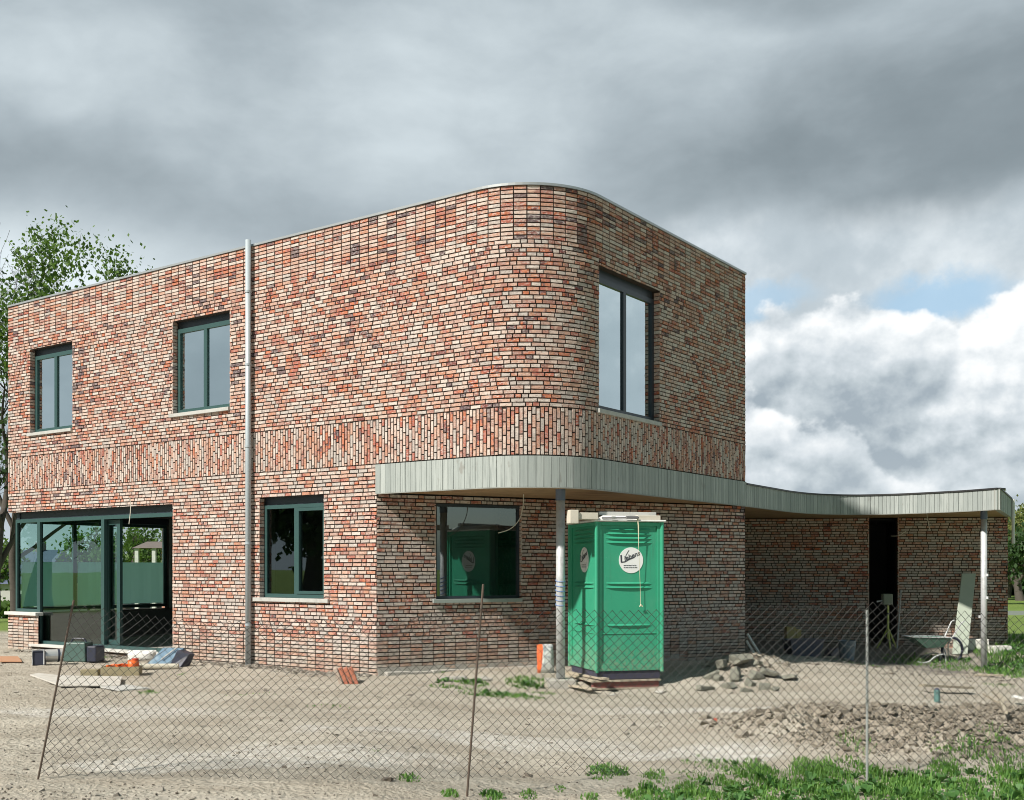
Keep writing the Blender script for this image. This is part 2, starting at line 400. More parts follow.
GX, GY = np.meshgrid(xs, ys); GZ = th(GX, GY)
nx, ny = len(xs), len(ys)
verts = np.stack([GX.ravel(), GY.ravel(), GZ.ravel()], 1).astype(np.float32)
i0 = (np.arange(ny-1)[:, None]*nx+np.arange(nx-1)[None, :]).ravel()
quads = np.stack([i0, i0+1, i0+nx+1, i0+nx], 1).astype(np.int32)
me = bpy.data.meshes.new('ground'); me.vertices.add(len(verts)); me.vertices.foreach_set('co', verts.ravel())
me.loops.add(quads.size); me.loops.foreach_set('vertex_index', quads.ravel())
me.polygons.add(len(quads)); me.polygons.foreach_set('loop_start', np.arange(0, quads.size, 4, dtype=np.int32))
me.update(calc_edges=True); me.polygons.foreach_set('use_smooth', [True]*len(quads))
ground = bpy.data.objects.new('ground', me); COL.objects.link(ground); tag(ground, 'bare sandy building-site soil with lawns beyond', kind='structure')
def ground_mat():
    M = bpy.data.materials.new('site_soil'); M.use_nodes = True; n = NT(M.node_tree); b = n.n['Principled BSDF']
    co = n.coord('Object'); X, Y = n.sep(co)[:2]
    st = n.v('MULTIPLY', co, (.55, 1.6, 1))
    f1 = n.noise(st, 1.1, 5, .6); f2 = n.noise(co, 7, 5, .65); f3 = n.noise(co, 45, 4, .7)
    c = n.mix(n.ss(f1, .35, .65), (.38, .34, .28), (.51, .47, .40))
    c = n.mix(n.m('MULTIPLY', n.ss(f2, .48, .72), .5), c, (.29, .25, .195))
    c = n.mix(n.m('MULTIPLY', n.ss(f3, .52, .7), .5), c, (.56, .53, .47))
    fl = n.m('MULTIPLY', n.ss(n.noise(n.v('MULTIPLY', co, (.5, 1.3, 1)), 11, 5, .7), .58, .70), n.ss(n.noise(co, 1.4, 4, .6), .45, .62))
    c = n.mix(n.m('MULTIPLY', fl, .7), c, (.16, .14, .11))
    # pale sand and lime patches
    wn = n.m('MULTIPLY', n.m('SUBTRACT', n.noise(co, 1.6, 6, .7), .5), 2.2)
    def patch(cx, cy, rx, ry):
        a = n.m('DIVIDE', n.m('SUBTRACT', X, cx), rx); bb = n.m('DIVIDE', n.m('SUBTRACT', Y, cy), ry)
        d = n.m('ADD', n.m('SQRT', n.m('ADD', n.m('MULTIPLY', a, a), n.m('MULTIPLY', bb, bb))), wn)
        return n.m('SUBTRACT', 1, n.ss(d, .5, 1.1))
    p = patch(1.75, 10.4, 1.1, .55)
    for q in ((-2.0, 9.5, 1.7, .7), (.2, 10.8, 1.3, .5), (-1.2, 11.1, 1.2, .4), (-4.6, 12.5, 1.6, .8), (2.5, 13.5, 2.0, .5), (-3.0, 9.0, .9, .35)):
        p = n.m('MAXIMUM', p, n.m('MULTIPLY', patch(*q), .75))
    c = n.mix(n.m('MULTIPLY', p, n.m('ADD', .35, n.m('MULTIPLY', n.ss(n.noise(co, 9, 6, .7), .42, .58), .55))), c, (.66, .645, .61))
    crk = n.ss(n.vor(n.v('ADD', n.v('MULTIPLY', co, (.8, 1.5, 1)), n.v('SCALE', n.comb(f2, f3, 0), .25)), 9, 'DISTANCE_TO_EDGE'), .0, .05)
    c = n.mix(n.m('MULTIPLY', n.m('SUBTRACT', 1, crk), n.m('MULTIPLY', n.ss(f1, .42, .6), .35)), c, (.17, .145, .115))
    # darker freshly dug soil of the heap
    hp = patch(4.9, 11.3, 2.6, 1.9)
    c = n.mix(n.m('MULTIPLY', hp, .55), c, (.25, .205, .155))
    c = n.mix(n.m('MULTIPLY', patch(6.6, 23.2, 3.9, 3.4), .75), c, (.13, .125, .115))  # carport floor darkened in colour to deepen the recess shade
    # lawn beyond the site
    lw = n.m('MAXIMUM', n.ss(Y, 27, 29), n.ss(n.m('ADD', X, n.m('MULTIPLY', wn, .4)), 11.3, 12.4))
    lw = n.m('MAXIMUM', lw, n.ss(n.m('MULTIPLY', X, -1), 27, 30))
    g = n.mix(n.noise(co, .4, 4), (.12, .20, .045), (.25, .32, .09)); g = n.mix(n.m('MULTIPLY', f2, .5), g, (.09, .15, .03))
    c = n.mix(lw, c, g)
    n.put(b.inputs['Base Color'], c); b.inputs['Roughness'].default_value = .95; b.inputs['Specular IOR Level'].default_value = .15
    bn = n.n.new('ShaderNodeBump'); bn.inputs['Strength'].default_value = 1.0; bn.inputs['Distance'].default_value = .045
    hgt = n.m('ADD', n.m('MULTIPLY', f2, 1.0), n.m('ADD', n.m('MULTIPLY', f3, .5), n.m('MULTIPLY', n.vor(co, 26), .35)))
    n.l.new(hgt, bn.inputs['Height']); n.l.new(bn.outputs[0], b.inputs['Normal'])
    return M
me.materials.append(ground_mat())

# ------------------------------------------------------------------ house frame (x: along the long facade, y: inward)
A_ = .62; sa, ca = sin(A_), cos(A_)
K = (12.43*sa-8.23*ca, 12.43*ca+8.23*sa)
def loc2(X, Y): a, b = X-K[0], Y-K[1]; return (a*ca-b*sa, a*sa+b*ca)
def wor(x, y): return (K[0]+x*ca+y*sa, K[1]-x*sa+y*ca)
house = thing('brick_house', 'two-storey new house of mottled red and cream brick with rounded corner and curved porch canopy', 'house', (K[0], K[1], 0), (0, 0, -A_))
ZT, ZB, ZC, ZS = 6.93, 3.855, 3.181, 2.735
XL, R, YE, XC = -13.285, 1.25, 6.387, -3.158
ARC = R*pi/2; SE = -R+ARC+(YE-R)
def path_main(s):
    if s <= -R: return (s, 0), (0, -1)
    t = (s+R)/R
    if t <= pi/2: return (-R+R*sin(t), R-R*cos(t)), (sin(t), -cos(t))
    return (0, R+(s+R-ARC)), (1, 0)
def line_path(a, b):
    L = hypot(b[0]-a[0], b[1]-a[1]); e = ((b[0]-a[0])/L, (b[1]-a[1])/L); nn = (e[1], -e[0])
    return (lambda s: ((a[0]+e[0]*s, a[1]+e[1]*s), nn)), L
def rsub(rects, h):
    out = []
    for (a, b, c, d) in rects:
        if b <= h[0]+1e-6 or a >= h[1]-1e-6 or d <= h[2]+1e-6 or c >= h[3]-1e-6: out.append((a, b, c, d)); continue
        if a < h[0]: out.append((a, h[0], c, d))
        if b > h[1]: out.append((h[1], b, c, d))
        a2, b2 = max(a, h[0]), min(b, h[1])
        if c < h[2]: out.append((a2, b2, c, h[2]))
        if d > h[3]: out.append((a2, b2, h[3], d))
    return out
CH = .0595
def brick_wall(name, path, s0, s1, z0, z1, holes, parent, zones=True, label=None, depth=.10, jambs=True, m=None):
    mb = MB(); mo = MB(); rd = random.random
    J = .0175
    def put(a, b, c, d, rid):
        for (a, b, c, d) in [r for r in [(a, b, c, d)]]:
            rs = [(a, b, c, d)]
            for h in holes: rs = rsub(rs, h)
            for (p, q, e, g) in rs:
                if q-p < .012 or g-e < .012: continue
                o = random.uniform(-.002, .005); j = lambda: random.uniform(-.0028, .0028)
                (P1, n1), (P2, n2) = path(p), path(q)
                def pt(P, nn, z, off): return (P[0]+nn[0]*off, P[1]+nn[1]*off, z)
                f = [pt(P1, n1, e+j(), o+j()), pt(P2, n2, e+j(), o+j()), pt(P2, n2, g+j(), o+j()), pt(P1, n1, g+j(), o+j())]
                bk = [pt(P1, n1, e, -.016), pt(P2, n2, e, -.016), pt(P2, n2, g, -.016), pt(P1, n1, g, -.016)]
                k = len(mb.v); mb.v += f+bk
                for fc in ((0, 1, 2, 3), (0, 4, 5, 1), (1, 5, 6, 2), (2, 6, 7, 3), (3, 7, 4, 0)):
                    mb.f.append(tuple(k+i for i in fc)); mb.id.append(rid)
    def course(z, zz, kind):
        if kind == 'stack':
            L = .188; s = s0
            while s < s1-.01:
                put(s+J/2, min(s+L, s1)-J/2, z, zz, (rd(), rd())); s += L
        else:
            s = s0-random.uniform(0, .2)
            while s < s1-.01:
                L = random.choice((.188, .188, .188, .098, .14, .098)); a = max(s, s0); b = min(s+L, s1)
                if b-a > .03: put(a+J/2, b-J/2, z, zz, (rd(), rd()))
                s += L
    zones_ = [(z0, .56, 'stack'), (.56, ZC, 'wild'), (ZC, ZB, 'vert'), (ZB, 6.18, 'wild'), (6.18, ZT, 'stack')] if zones else [(z0, z1, 'wild')]
    for (a, b, kind) in zones_:
        a, b = max(a, z0), min(b, z1)
        if b-a < .02: continue
        if kind == 'vert':
            s = s0; i = 0; cw = .0595
            while s < s1-.02:
                off = (0, .094, .047, .14)[i % 4]+random.uniform(-.01, .01); z = a-off
                while z < b-.01:
                    c, d = max(z, a), min(z+.188, b)
                    if d-c > .02: put(s+J/2, min(s+cw, s1)-J/2, c+J/2, d-J/2, (rd(), rd()))
                    z += .188
                s += cw; i += 1
        else:
            nc = max(1, round((b-a)/CH)); h = (b-a)/nc
            for i in range(nc): course(a+i*h+J/2, a+(i+1)*h-J/2, kind)
    # mortar bed behind
    sb = {s0, s1}; zb = {z0, z1}
    for h in holes:
        sb |= {min(max(h[0], s0), s1), min(max(h[1], s0), s1)}; zb |= {min(max(h[2], z0), z1), min(max(h[3], z0), z1)}
    if path is path_main: sb |= {-R+ARC*i/20 for i in range(21)}
    sb = sorted(sb); zb = sorted(zb)
    for i in range(len(sb)-1):
        for j in range(len(zb)-1):
            sm, zm = (sb[i]+sb[i+1])/2, (zb[j]+zb[j+1])/2
            if any(h[0] < sm < h[1] and h[2] < zm < h[3] for h in holes): continue
            (P1, n1), (P2, n2) = path(sb[i]), path(sb[i+1]); q = lambda P, nn, z: (P[0]-nn[0]*.013, P[1]-nn[1]*.013, z)
            mo.quad(q(P1, n1, zb[j]), q(P2, n2, zb[j]), q(P2, n2, zb[j+1]), q(P1, n1, zb[j+1]))
    # jambs, head of every opening
    if jambs:
        for h in holes:
            if len(h) > 4 and h[4] == 'nojamb': continue
            for side in (0, 1):
                sv = h[side]
                if side == 0 and len(h) > 4: continue
                if sv <= s0+1e-3 or sv >= s1-1e-3: continue
                (P, nn) = path(sv); (Pa, _) = path(sv+(.01 if side == 0 else -.01))
                ex = (Pa[0]-P[0], Pa[1]-P[1]); l = hypot(*ex); ex = (ex[0]/l, ex[1]/l)
                pj = lambda off, d, z: (P[0]+ex[0]*off-nn[0]*d, P[1]+ex[1]*off-nn[1]*d, z)
                mo.quad(pj(-.006, .0, h[2]), pj(-.006, .35, h[2]), pj(-.006, .35, h[3]), pj(-.006, .0, h[3]))
                z = h[2]
                while z < h[3]-.03:
                    zt = min(z+CH, h[3]); rid = (rd(), rd())
                    mb.hexa([pj(-.02, .002, z+.009), pj(.002, .002, z+.009), pj(.002, depth, z+.005), pj(-.02, depth, z+.005),
                             pj(-.02, .002, zt-.005), pj(.002, .002, zt-.005), pj(.002, depth, zt-.005), pj(-.02, depth, zt-.005)], rid)
                    z += CH
            for zz in (h[2], h[3]):
                a, b = max(h[0], s0), min(h[1], s1)
                if zz <= z0+.001 or zz >= z1-.001: continue
                (P1, n1), (P2, n2) = path(a), path(b)
                mo.quad((P1[0]-n1[0]*.01, P1[1]-n1[1]*.01, zz), (P2[0]-n2[0]*.01, P2[1]-n2[1]*.01, zz),
                        (P2[0]-n2[0]*.35, P2[1]-n2[1]*.35, zz), (P1[0]-n1[0]*.35, P1[1]-n1[1]*.35, zz))
    o = mb.build(name, m or M_BRICK, parent, fixn=False)
    if label: tag(o, label)
    mo.build('mortar_bed', M_MORTAR, o, fixn=False)
    return o
SW = (-R+ARC)+(1.249-R); SW2 = -R+ARC+(3.09-R)
W1 = (-12.48, -11.03, 4.27, 5.98); W2 = (-8.0, -6.485, 4.29, 5.96); W3 = (-5.75, -4.27, 1.09, 2.77)
WR = (SW, SW2, 3.86, 5.97)
DL = (XL-.1, -12.2, .69, 2.74, 'nojamb'); DD = (-12.2, -8.0, .10, 2.74, 'rightjamb')
PORCH = (XC, SE+.1, -1, ZC, 'nojamb')
brick_wall('street_wall', path_main, XL, SE, -.15, ZT, [W1, W2, W3, WR, DL, DD, PORCH], house, label='mottled brick wall of the long facade and rounded corner')
pD, LD = line_path((XC, 0), (0, YE))
WD = (.983, 2.487, 1.09, 2.612)
brick_wall('porch_wall', pD, 0.0, LD, -.25, ZS, [WD], house, depth=.06, label='diagonal brick wall under the canopy')
pe, Le = line_path((XL, YE), (XL, 0))
CW = (Le-3.75, Le+.1, .69, 2.74)
brick_wall('end_wall', pe, 0, Le, -.15, ZT, [CW], house)
pb, Lb = line_path((0, YE), (XL, YE))
brick_wall('rear_wall', pb, 0, Lb, -.3, ZT, [(8.2, 10.6, .9, 2.7)], house)

# solid core: floors, inner leaf
hb = MB()
IN = .36
foot = [(XL+.02, .02), (XC+.02, .02), (-.03, YE-.02), (XL+.02, YE-.02)]
hb.prism(foot, -.3, .1)
hb.build('ground_floor_slab', M_CONC, house)
up = [(XL+.02, .02)]+[(path_main(-R+ARC*i/16)[0][0]-.02*path_main(-R+ARC*i/16)[1][0], path_main(-R+ARC*i/16)[0][1]-.02*path_main(-R+ARC*i/16)[1][1]) for i in range(17)]+[(-.02, YE-.02), (XL+.02, YE-.02)]
MB().prism([(p[0], p[1]) for p in up], ZS+.12, 3.15).build('upper_floor_slab', M_PLASTER, house)
MB().prism(up, 6.72, 6.80).build('flat_roof', mat('roof_membrane', (.05, .05, .055), .8), house)
# dark room linings behind upper windows and plain partitions below
lin = MB()
def lining(x0, x1, y0, y1, z0, z1):
    lin.quad((x0, y0, z0), (x1, y0, z0), (x1, y1, z0), (x0, y1, z0)); lin.quad((x0, y0, z1), (x1, y0, z1), (x1, y1, z1), (x0, y1, z1))
    lin.quad((x0, y1, z0), (x1, y1, z0), (x1, y1, z1), (x0, y1, z1)); lin.quad((x0, y0, z0), (x0, y1, z0), (x0, y1, z1), (x0, y0, z1))
    lin.quad((x1, y0, z0), (x1, y1, z0), (x1, y1, z1), (x1, y0, z1))
lining(-12.9, -9.6, .37, 5, 3.3, 6.6); lining(-9.5, -5.4, .37, 5, 3.3, 6.6)
lining(-5.3, -.4, 1.3, 6, 3.3, 6.6)
# inner leaf walls (with the same openings)
def leaf(a, b, z0, z1, holes, off=.34, mt=lin):
    sb = sorted({a, b}|{min(max(h[0], a), b) for h in holes}|{min(max(h[1], a), b) for h in holes}); zb = sorted({z0, z1}|{h[2] for h in holes}|{h[3] for h in holes})
    for i in range(len(sb)-1):
        for j in range(len(zb)-1):
            if any(h[0] < (sb[i]+sb[i+1])/2 < h[1] and h[2] < (zb[j]+zb[j+1])/2 < h[3] for h in holes): continue
            mt.box(sb[i], sb[i+1], off-.10, off, zb[j], zb[j+1])
leaf(XL+.35, XC-.15, .1, 2.85, [W3, DL, DD])
leaf(XL+.35, -R, 3.2, 6.7, [W1, W2])
lin.box(-7.3, -7.2, .36, 6.0, .1, 2.85)              # partition of the garden room
lin.box(XL+.3, -7.3, 5.2, 5.3, .1, 2.85)
lin.box(XL+.25, XL+.35, 3.75, 5.2, .1, 2.85)
lin.box(XL+.25, XL+.35, .4, 3.75, .1, .69)
lin.box(XL+.25, XL+.35, .4, 3.75, 2.74, 2.85)
lin.box(-7.2, -3.3, 3.2, 3.3, .1, 2.85)
lin.build('interior_walls', M_PLASTER, house, fixn=False)

# ---- windows
def fr_map(path):
    def T(s, d, z):
        (P, nn) = path(s); return (P[0]-nn[0]*d, P[1]-nn[1]*d, z)
    return T
def straight(path, sref):
    (P, nn) = path(sref); e = (-nn[1], nn[0])
    def T(s, d, z): t = s-sref; return (P[0]+e[0]*t-nn[0]*d, P[1]+e[1]*t-nn[1]*d, z)
    return T
def window(T, s0, s1, z0, z1, rec, fm, gm, mull=(.5,), head=.13, fw=.06, sash=(1, 1), sill=True, sillw=.06, sm=None, label=None):
    b = MB(); zt = z1-head
    b.box(s0, s0+fw, rec, rec+.07, z0+.04, zt, T); b.box(s1-fw, s1, rec, rec+.07, z0+.04, zt, T)
    b.box(s0+fw, s1-fw, rec, rec+.07, zt-fw, zt, T); b.box(s0+fw, s1-fw, rec, rec+.07, z0+.04, z0+.04+fw, T)
    edges = [s0+fw]
    for m_ in mull:
        c = s0+(s1-s0)*m_; b.box(c-fw*.55, c+fw*.55, rec+.001, rec+.071, z0+.04+fw, zt-fw, T); edges += [c-fw*.55, c+fw*.55]
    edges.append(s1-fw)
    o = b.build('window', fm, house)
    if label: tag(o, label)
    if head > .03:
        MB().box(s0, s1, rec+.03, rec+.12, zt+.002, z1, T).build('blind_box', M_FRAME_SHADE, o)  # dark panel: roller box, with the lintel shadow painted in
    for i in range(0, len(edges), 2):
        a, c = edges[i], edges[i+1]; lo, hi = z0+.04+fw, zt-fw
        if i//2 < len(sash) and sash[i//2]:
            sb = MB(); q = .052
            sb.box(a+.004, a+q, rec-.012, rec+.055, lo+.004, hi-.004, T); sb.box(c-q, c-.004, rec-.012, rec+.055, lo+.004, hi-.004, T)
            sb.box(a+q, c-q, rec-.012, rec+.055, lo+.004, lo+q, T); sb.box(a+q, c-q, rec-.012, rec+.055, hi-q, hi-.004, T)
            sb.build('sash', fm, o); a += q; c -= q; lo += q; hi -= q
        g = MB(); g.quad(T(a, rec+.03, lo), T(c, rec+.03, lo), T(c, rec+.03, hi), T(a, rec+.03, hi)); g.build('pane', gm, o, fixn=False)
    if sill:
        sl = MB(); sl.box(s0-sillw, s1+.005+(sillw if sillw > .07 else 0), -.045, rec+.02, z0-.025, z0+.035, T); sl.build('sill', sm or M_SILL, o, bevel=.004)
    return o
TL = straight(path_main, -5); TR = straight(path_main, SE-1); TD = straight(pD, 1); TE = straight(pe, 1)
window(TL, *W1[:2], *W1[2:4], .10, M_FRAME, M_GLASS_UP, sash=(0, 0), fw=.075, label='left upper window')
window(TL, *W2[:2], *W2[2:4], .10, M_FRAME, M_GLASS_UP, sash=(0, 0), fw=.075, label='upper window beside the downpipe')
window(TL, *W3[:2], *W3[2:4], .10, M_FRAME, M_GLASS_LOW, sash=(0, 1), sillw=.12, label='ground-floor window beside the downpipe')
window(TR, SW+.003, SW2, WR[2], WR[3], .10, M_FRAME_SHADE, M_GLASS_UP, sash=(0, 0), fw=.075, label='tall window right of the rounded corner')
window(TD, *WD[:2], *WD[2:4], .05, M_FRAME_SHADE, glass_mat('dark_glass', .17), mull=(), head=.0, fw=.04, sash=(0,), sm=mat('sill_metal', (.38, .42, .41), .5, .3), label='large single-pane window under the canopy')
# garden-room glazing (sliding door + corner window)
gz = MB()
f0, f1 = .10, .17
def gb(a, b, c, d, e0=f0, e1=f1): gz.box(a, b, e0, e1, c, d, TL)
gb(XL+.11, -8.0, 2.53, 2.60); gb(XL+.11, XL+.17, .73, 2.53); gb(-12.40, -12.30, .13, 2.53); gb(XL+.17, -12.40, .73, .79)
gb(-10.26, -10.16, .13, 2.53); gb(-8.05, -8.0, .13, 2.53); gb(-12.30, -8.05, .105, .165)
dr = gz.build('sliding_door', M_FRAME, house); tag(dr, 'wide sliding glass door with the right leaf pushed open')
MB().box(XL+.11, -8.0, .13, .24, 2.60, 2.74, TL).build('blind_box', M_FRAME_SHADE, dr)
def pane(T, a, b, c, d, dep, m, par, nm='pane'):
    g = MB(); g.quad(T(a, dep, c), T(b, dep, c), T(b, dep, d), T(a, dep, d)); return g.build(nm, m, par, fixn=False)
M_GLASS_DOOR = glass_mat('garden_glass', .10, (.62, .88, .80))
pane(TL, XL+.17, -12.40, .79, 2.53, .14, M_GLASS_DOOR, dr); pane(TL, -12.30, -10.26, .165, 2.53, .14, M_GLASS_DOOR, dr)
lf = MB()
for a, b, c, d in ((-10.25, -10.18, .17, 2.52), (-9.90, -9.80, .17, 2.52), (-10.18, -9.90, .17, .26), (-10.18, -9.90, 2.43, 2.52)): lf.box(a, b, .19, .25, c, d, TL)
lfo = lf.build('door_leaf', M_FRAME, house); pane(TL, -10.18, -9.90, .26, 2.43, .22, M_GLASS_DOOR, lfo)
MB().box(-12.44, -7.98, -.06, .12, .055, .103, TL).build('threshold_stone', mat('white_stone', (.62, .61, .58), .7, dirt=(.4, .38, .34), dfac=.4), house, bevel=.004)
MB().box(XL-.06, -12.21, -.05, .12, .665, .727, TL).build('sill', MATS['white_stone'], house, bevel=.004)
# corner window on the end wall
cw = MB(); c0 = Le-3.75; c1 = Le-.11
for a, b, c, d in ((c0, c1, 2.53, 2.60), (c0, c1, .73, .80), (c0, c0+.07, .80, 2.53), (c1-.06, c1, .80, 2.53), (Le-2.35, Le-2.25, .80, 2.53), (Le-1.45, Le-1.38, .80, 2.53)): cw.box(a, b, .10, .17, c, d, TE)
cwo = cw.build('corner_window', M_FRAME, house)
MB().box(c0, c1, .13, .24, 2.602, 2.74, TE).build('blind_box', M_FRAME_SHADE, cwo)
for a, b in ((c0+.07, Le-2.35), (Le-2.25, Le-1.45), (Le-1.38, c1-.06)):
    pane(TE, a, b, .80, 2.53, .14, glass_mat('end_glass', .06, (.9, .95, .93)), cwo)
def film_mat():
    M = bpy.data.materials.new('protective_film'); M.use_nodes = True; n = NT(M.node_tree); b = n.n['Principled BSDF']
    f = n.noise(n.coord('Object'), 1.5, 4, .6)
    n.put(b.inputs['Base Color'], n.mix(f, (.30, .58, .50), (.42, .68, .60))); b.inputs['Roughness'].default_value = .5
    tl = n.n.new('ShaderNodeBsdfTranslucent'); tl.inputs[0].default_value = (.55, .95, .85, 1)
    mx = n.n.new('ShaderNodeMixShader'); mx.inputs[0].default_value = .85
    n.l.new(b.outputs[0], mx.inputs[1]); n.l.new(tl.outputs[0], mx.inputs[2]); n.l.new(mx.outputs[0], n.n['Material Output'].inputs[0]); return M
M_FILM = film_mat()
for a, b in ((c0+.09, Le-2.37), (Le-2.23, Le-1.47), (Le-1.36, c1-.08)):
    fm = MB(); n_ = 12
    for i in range(n_):
        t0, t1 = a+(b-a)*i/n_, a+(b-a)*(i+1)/n_
        w0, w1 = .165+.008*sin(i*1.7), .165+.008*sin((i+1)*1.7)
        fm.quad(TE(t0, w0, .82), TE(t1, w1, .82), TE(t1, w1, 1.74), TE(t0, w0, 1.74))
    fm.build('protective_film', M_FILM, cwo, fixn=False, smooth=True)

# ---- parapet coping
cp = MB()
def ring(path, a, b, nseg):
    for i in range(nseg):
        s0, s1 = a+(b-a)*i/nseg, a+(b-a)*(i+1)/nseg; (P1, n1), (P2, n2) = path(s0), path(s1)
        g = lambda P, nn, d, z: (P[0]-nn[0]*d, P[1]-nn[1]*d, z)
        cp.hexa([g(P1, n1, -.022, ZT), g(P2, n2, -.022, ZT), g(P2, n2, .35, ZT), g(P1, n1, .35, ZT),
                 g(P1, n1, -.022, ZT+.035), g(P2, n2, -.022, ZT+.035), g(P2, n2, .35, ZT+.02), g(P1, n1, .35, ZT+.02)])
ring(path_main, XL, -R, 1); ring(path_main, -R, -R+ARC, 20); ring(path_main, -R+ARC, SE, 1)
ring(pe, 0, Le, 1); ring(pb, 0, Lb, 1)
cp.build('parapet_coping', M_COPING, house)
ip = MB()
for i in range(len(up)-1): pass
# ---- canopy
def canopy_pts():
    out = [path_main(XC)[0], path_main(-R)[0]]
    o2 = [path_main(-R+ARC*i/18)[0] for i in range(1, 19)]
    out += o2+[(0, 3.5), (0, YE-.02)]
    cur = [(774, 21.35), (789, 22.05), (805, 22.6), (820, 22.92), (836, 23.1), (850, 23.17), (864, 23.15), (895, 22.92), (926, 22.5), (964, 21.9), (998.4, 21.2)]
    w_ = [loc2((px-512)/1108*Y, Y) for px, Y in cur]
    return out, w_
cp1, cp2 = canopy_pts()
front = cp1+cp2
G = cp2[-1]; H = loc2(.4495*24.3, 24.3)
Hb = loc2(.4495*24.3+.36*3, 27.3)
W1p = loc2(.4475*24.5, 24.5); W2p = loc2(3.4, 25.5)
def dens(pts, step):
    out = [(pts[0], 0.)]; tot = 0
    for a, b in zip(pts[:-1], pts[1:]):
        L = hypot(b[0]-a[0], b[1]-a[1]); k = max(1, round(L/step))
        for i in range(1, k+1): out.append(((a[0]+(b[0]-a[0])*i/k, a[1]+(b[1]-a[1])*i/k), tot+L*i/k))
        tot += L
    return out
def smooth_curve(pts, k=4):
    out = []
    n_ = len(pts)
    for i in range(n_-1):
        p0, p1, p2, p3 = pts[max(i-1, 0)], pts[i], pts[i+1], pts[min(i+2, n_-1)]
        for j in range(k):
            t = j/k
            out.append(tuple(.5*((2*p1[c])+(-p0[c]+p2[c])*t+(2*p0[c]-5*p1[c]+4*p2[c]-p3[c])*t*t+(-p0[c]+3*p1[c]-3*p2[c]+p3[c])*t**3) for c in (0, 1)))
    out.append(pts[-1]); return out
cp2s = smooth_curve([cp1[-1]]+cp2)[1:]
fas = MB(); cap = MB(); rim = MB()
def fascia_run(pts, z0, z1, caps, cd=.2):
    dp = dens(pts, .10)
    N = [];
    for i in range(len(dp)):
        a, b = dp[max(i-1, 0)][0], dp[min(i+1, len(dp)-1)][0]; L = hypot(b[0]-a[0], b[1]-a[1])+1e-9; N.append(((b[1]-a[1])/L, -(b[0]-a[0])/L))
    rid = (random.random(), random.random())
    for i in range(len(dp)-1):
        (a, _), (b, _) = dp[i], dp[i+1]; rid = (random.random(), random.random()) if random.random() < .8 else rid
        ex = (b[0]-a[0], b[1]-a[1]); g = .035
        a2 = (a[0]+ex[0]*g, a[1]+ex[1]*g); b2 = (b[0]-ex[0]*g, b[1]-ex[1]*g)
        n1, n2 = N[i], N[i+1]; o = .030+random.uniform(-.002, .002)
        q = lambda p, nn, d, z: (p[0]+nn[0]*d, p[1]+nn[1]*d, z)
        fas.hexa([q(a2, n1, o, z0), q(b2, n2, o, z0), q(b2, n2, .006, z0), q(a2, n1, .006, z0), q(a2, n1, o, z1), q(b2, n2, o, z1), q(b2, n2, .006, z1), q(a2, n1, .006, z1)], rid)
        rim.hexa([q(a, n1, .006, z0), q(b, n2, .006, z0), q(b, n2, -.08, z0), q(a, n1, -.08, z0), q(a, n1, .006, z1-.002), q(b, n2, .006, z1-.002), q(b, n2, -.08, z1-.002), q(a, n1, -.08, z1-.002)])
        rim.hexa([q(a, n1, .034, z0-.012), q(b, n2, .034, z0-.012), q(b, n2, -.02, z0-.012), q(a, n1, -.02, z0-.012), q(a, n1, .034, z0-.002), q(b, n2, .034, z0-.002), q(b, n2, -.02, z0-.002), q(a, n1, -.02, z0-.002)])
        if caps:
            cap.hexa([q(a, n1, .05, z1), q(b, n2, .05, z1), q(b, n2, -cd, z1), q(a, n1, -cd, z1), q(a, n1, .05, z1+.03), q(b, n2, .05, z1+.03), q(b, n2, -cd, z1+.03), q(a, n1, -cd, z1+.03)])
fascia_run([cp1[0]]+dens(cp1[:2], .1)[1:] and cp1, ZS, ZC-.012, False)
fascia_run([cp1[-1]]+cp2s, ZS, 3.12, True)
fascia_run([cp2s[-1], H], ZS, 3.12, True, .0)
can = MB(); 
roofpoly = cp1+cp2s+[H, Hb, (-1.0, 12.6), (-4.2, YE+.05), (-4.2, .2)]
roofpoly = [p for p in roofpoly]
so = MB().prism([(p[0], p[1]) for p in cp1[:-1]]+[(-.02, YE-.02), (XC+.1, .05)], ZS+.012, ZS+.1).build('porch_soffit', M_SOFFIT, house)
annex_poly = [(-.02, YE-.02)]+cp2s+[H, Hb, (W2p[0]-.3, W2p[1]+3.2), (-4.2, YE+.4), (-4.2, YE+.03)]
so2 = MB().prism(annex_poly, ZS+.012, 3.10).build('annex_roof', M_SOFFIT, house)
fo = fas.build('canopy_fascia', M_FASCIA, house); tag(fo, 'curved fascia of narrow vertical timber boards')
rim.build('fascia_backing', mat('fascia_rim', (.30, .31, .29), .8), fo)
cap.build('canopy_edge_trim', mat('trim_black', (.03, .03, .032), .5), fo)

# ---- annex walls
pw, Lw = line_path(W2p, W1p)
def s_at(px):   # where the ray of a pixel column meets the annex wall
    a, b = W2p, W1p
    r = (px-512)/1108
    A, B = wor(*a), wor(*b); dxx, dyy = B[0]-A[0], B[1]-A[1]
    t = (r*A[1]-A[0])/(dxx-r*dyy); return t*Lw
d0, d1 = s_at(869), s_at(898)
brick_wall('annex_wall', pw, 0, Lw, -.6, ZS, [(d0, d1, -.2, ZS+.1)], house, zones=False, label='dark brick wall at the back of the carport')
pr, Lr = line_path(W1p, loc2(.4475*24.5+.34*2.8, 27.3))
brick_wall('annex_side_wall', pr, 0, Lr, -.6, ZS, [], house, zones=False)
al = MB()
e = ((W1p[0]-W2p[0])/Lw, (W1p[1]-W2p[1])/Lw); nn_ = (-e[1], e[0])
def aw(s, d, z): return (W2p[0]+e[0]*s+nn_[0]*d, W2p[1]+e[1]*s+nn_[1]*d, z)
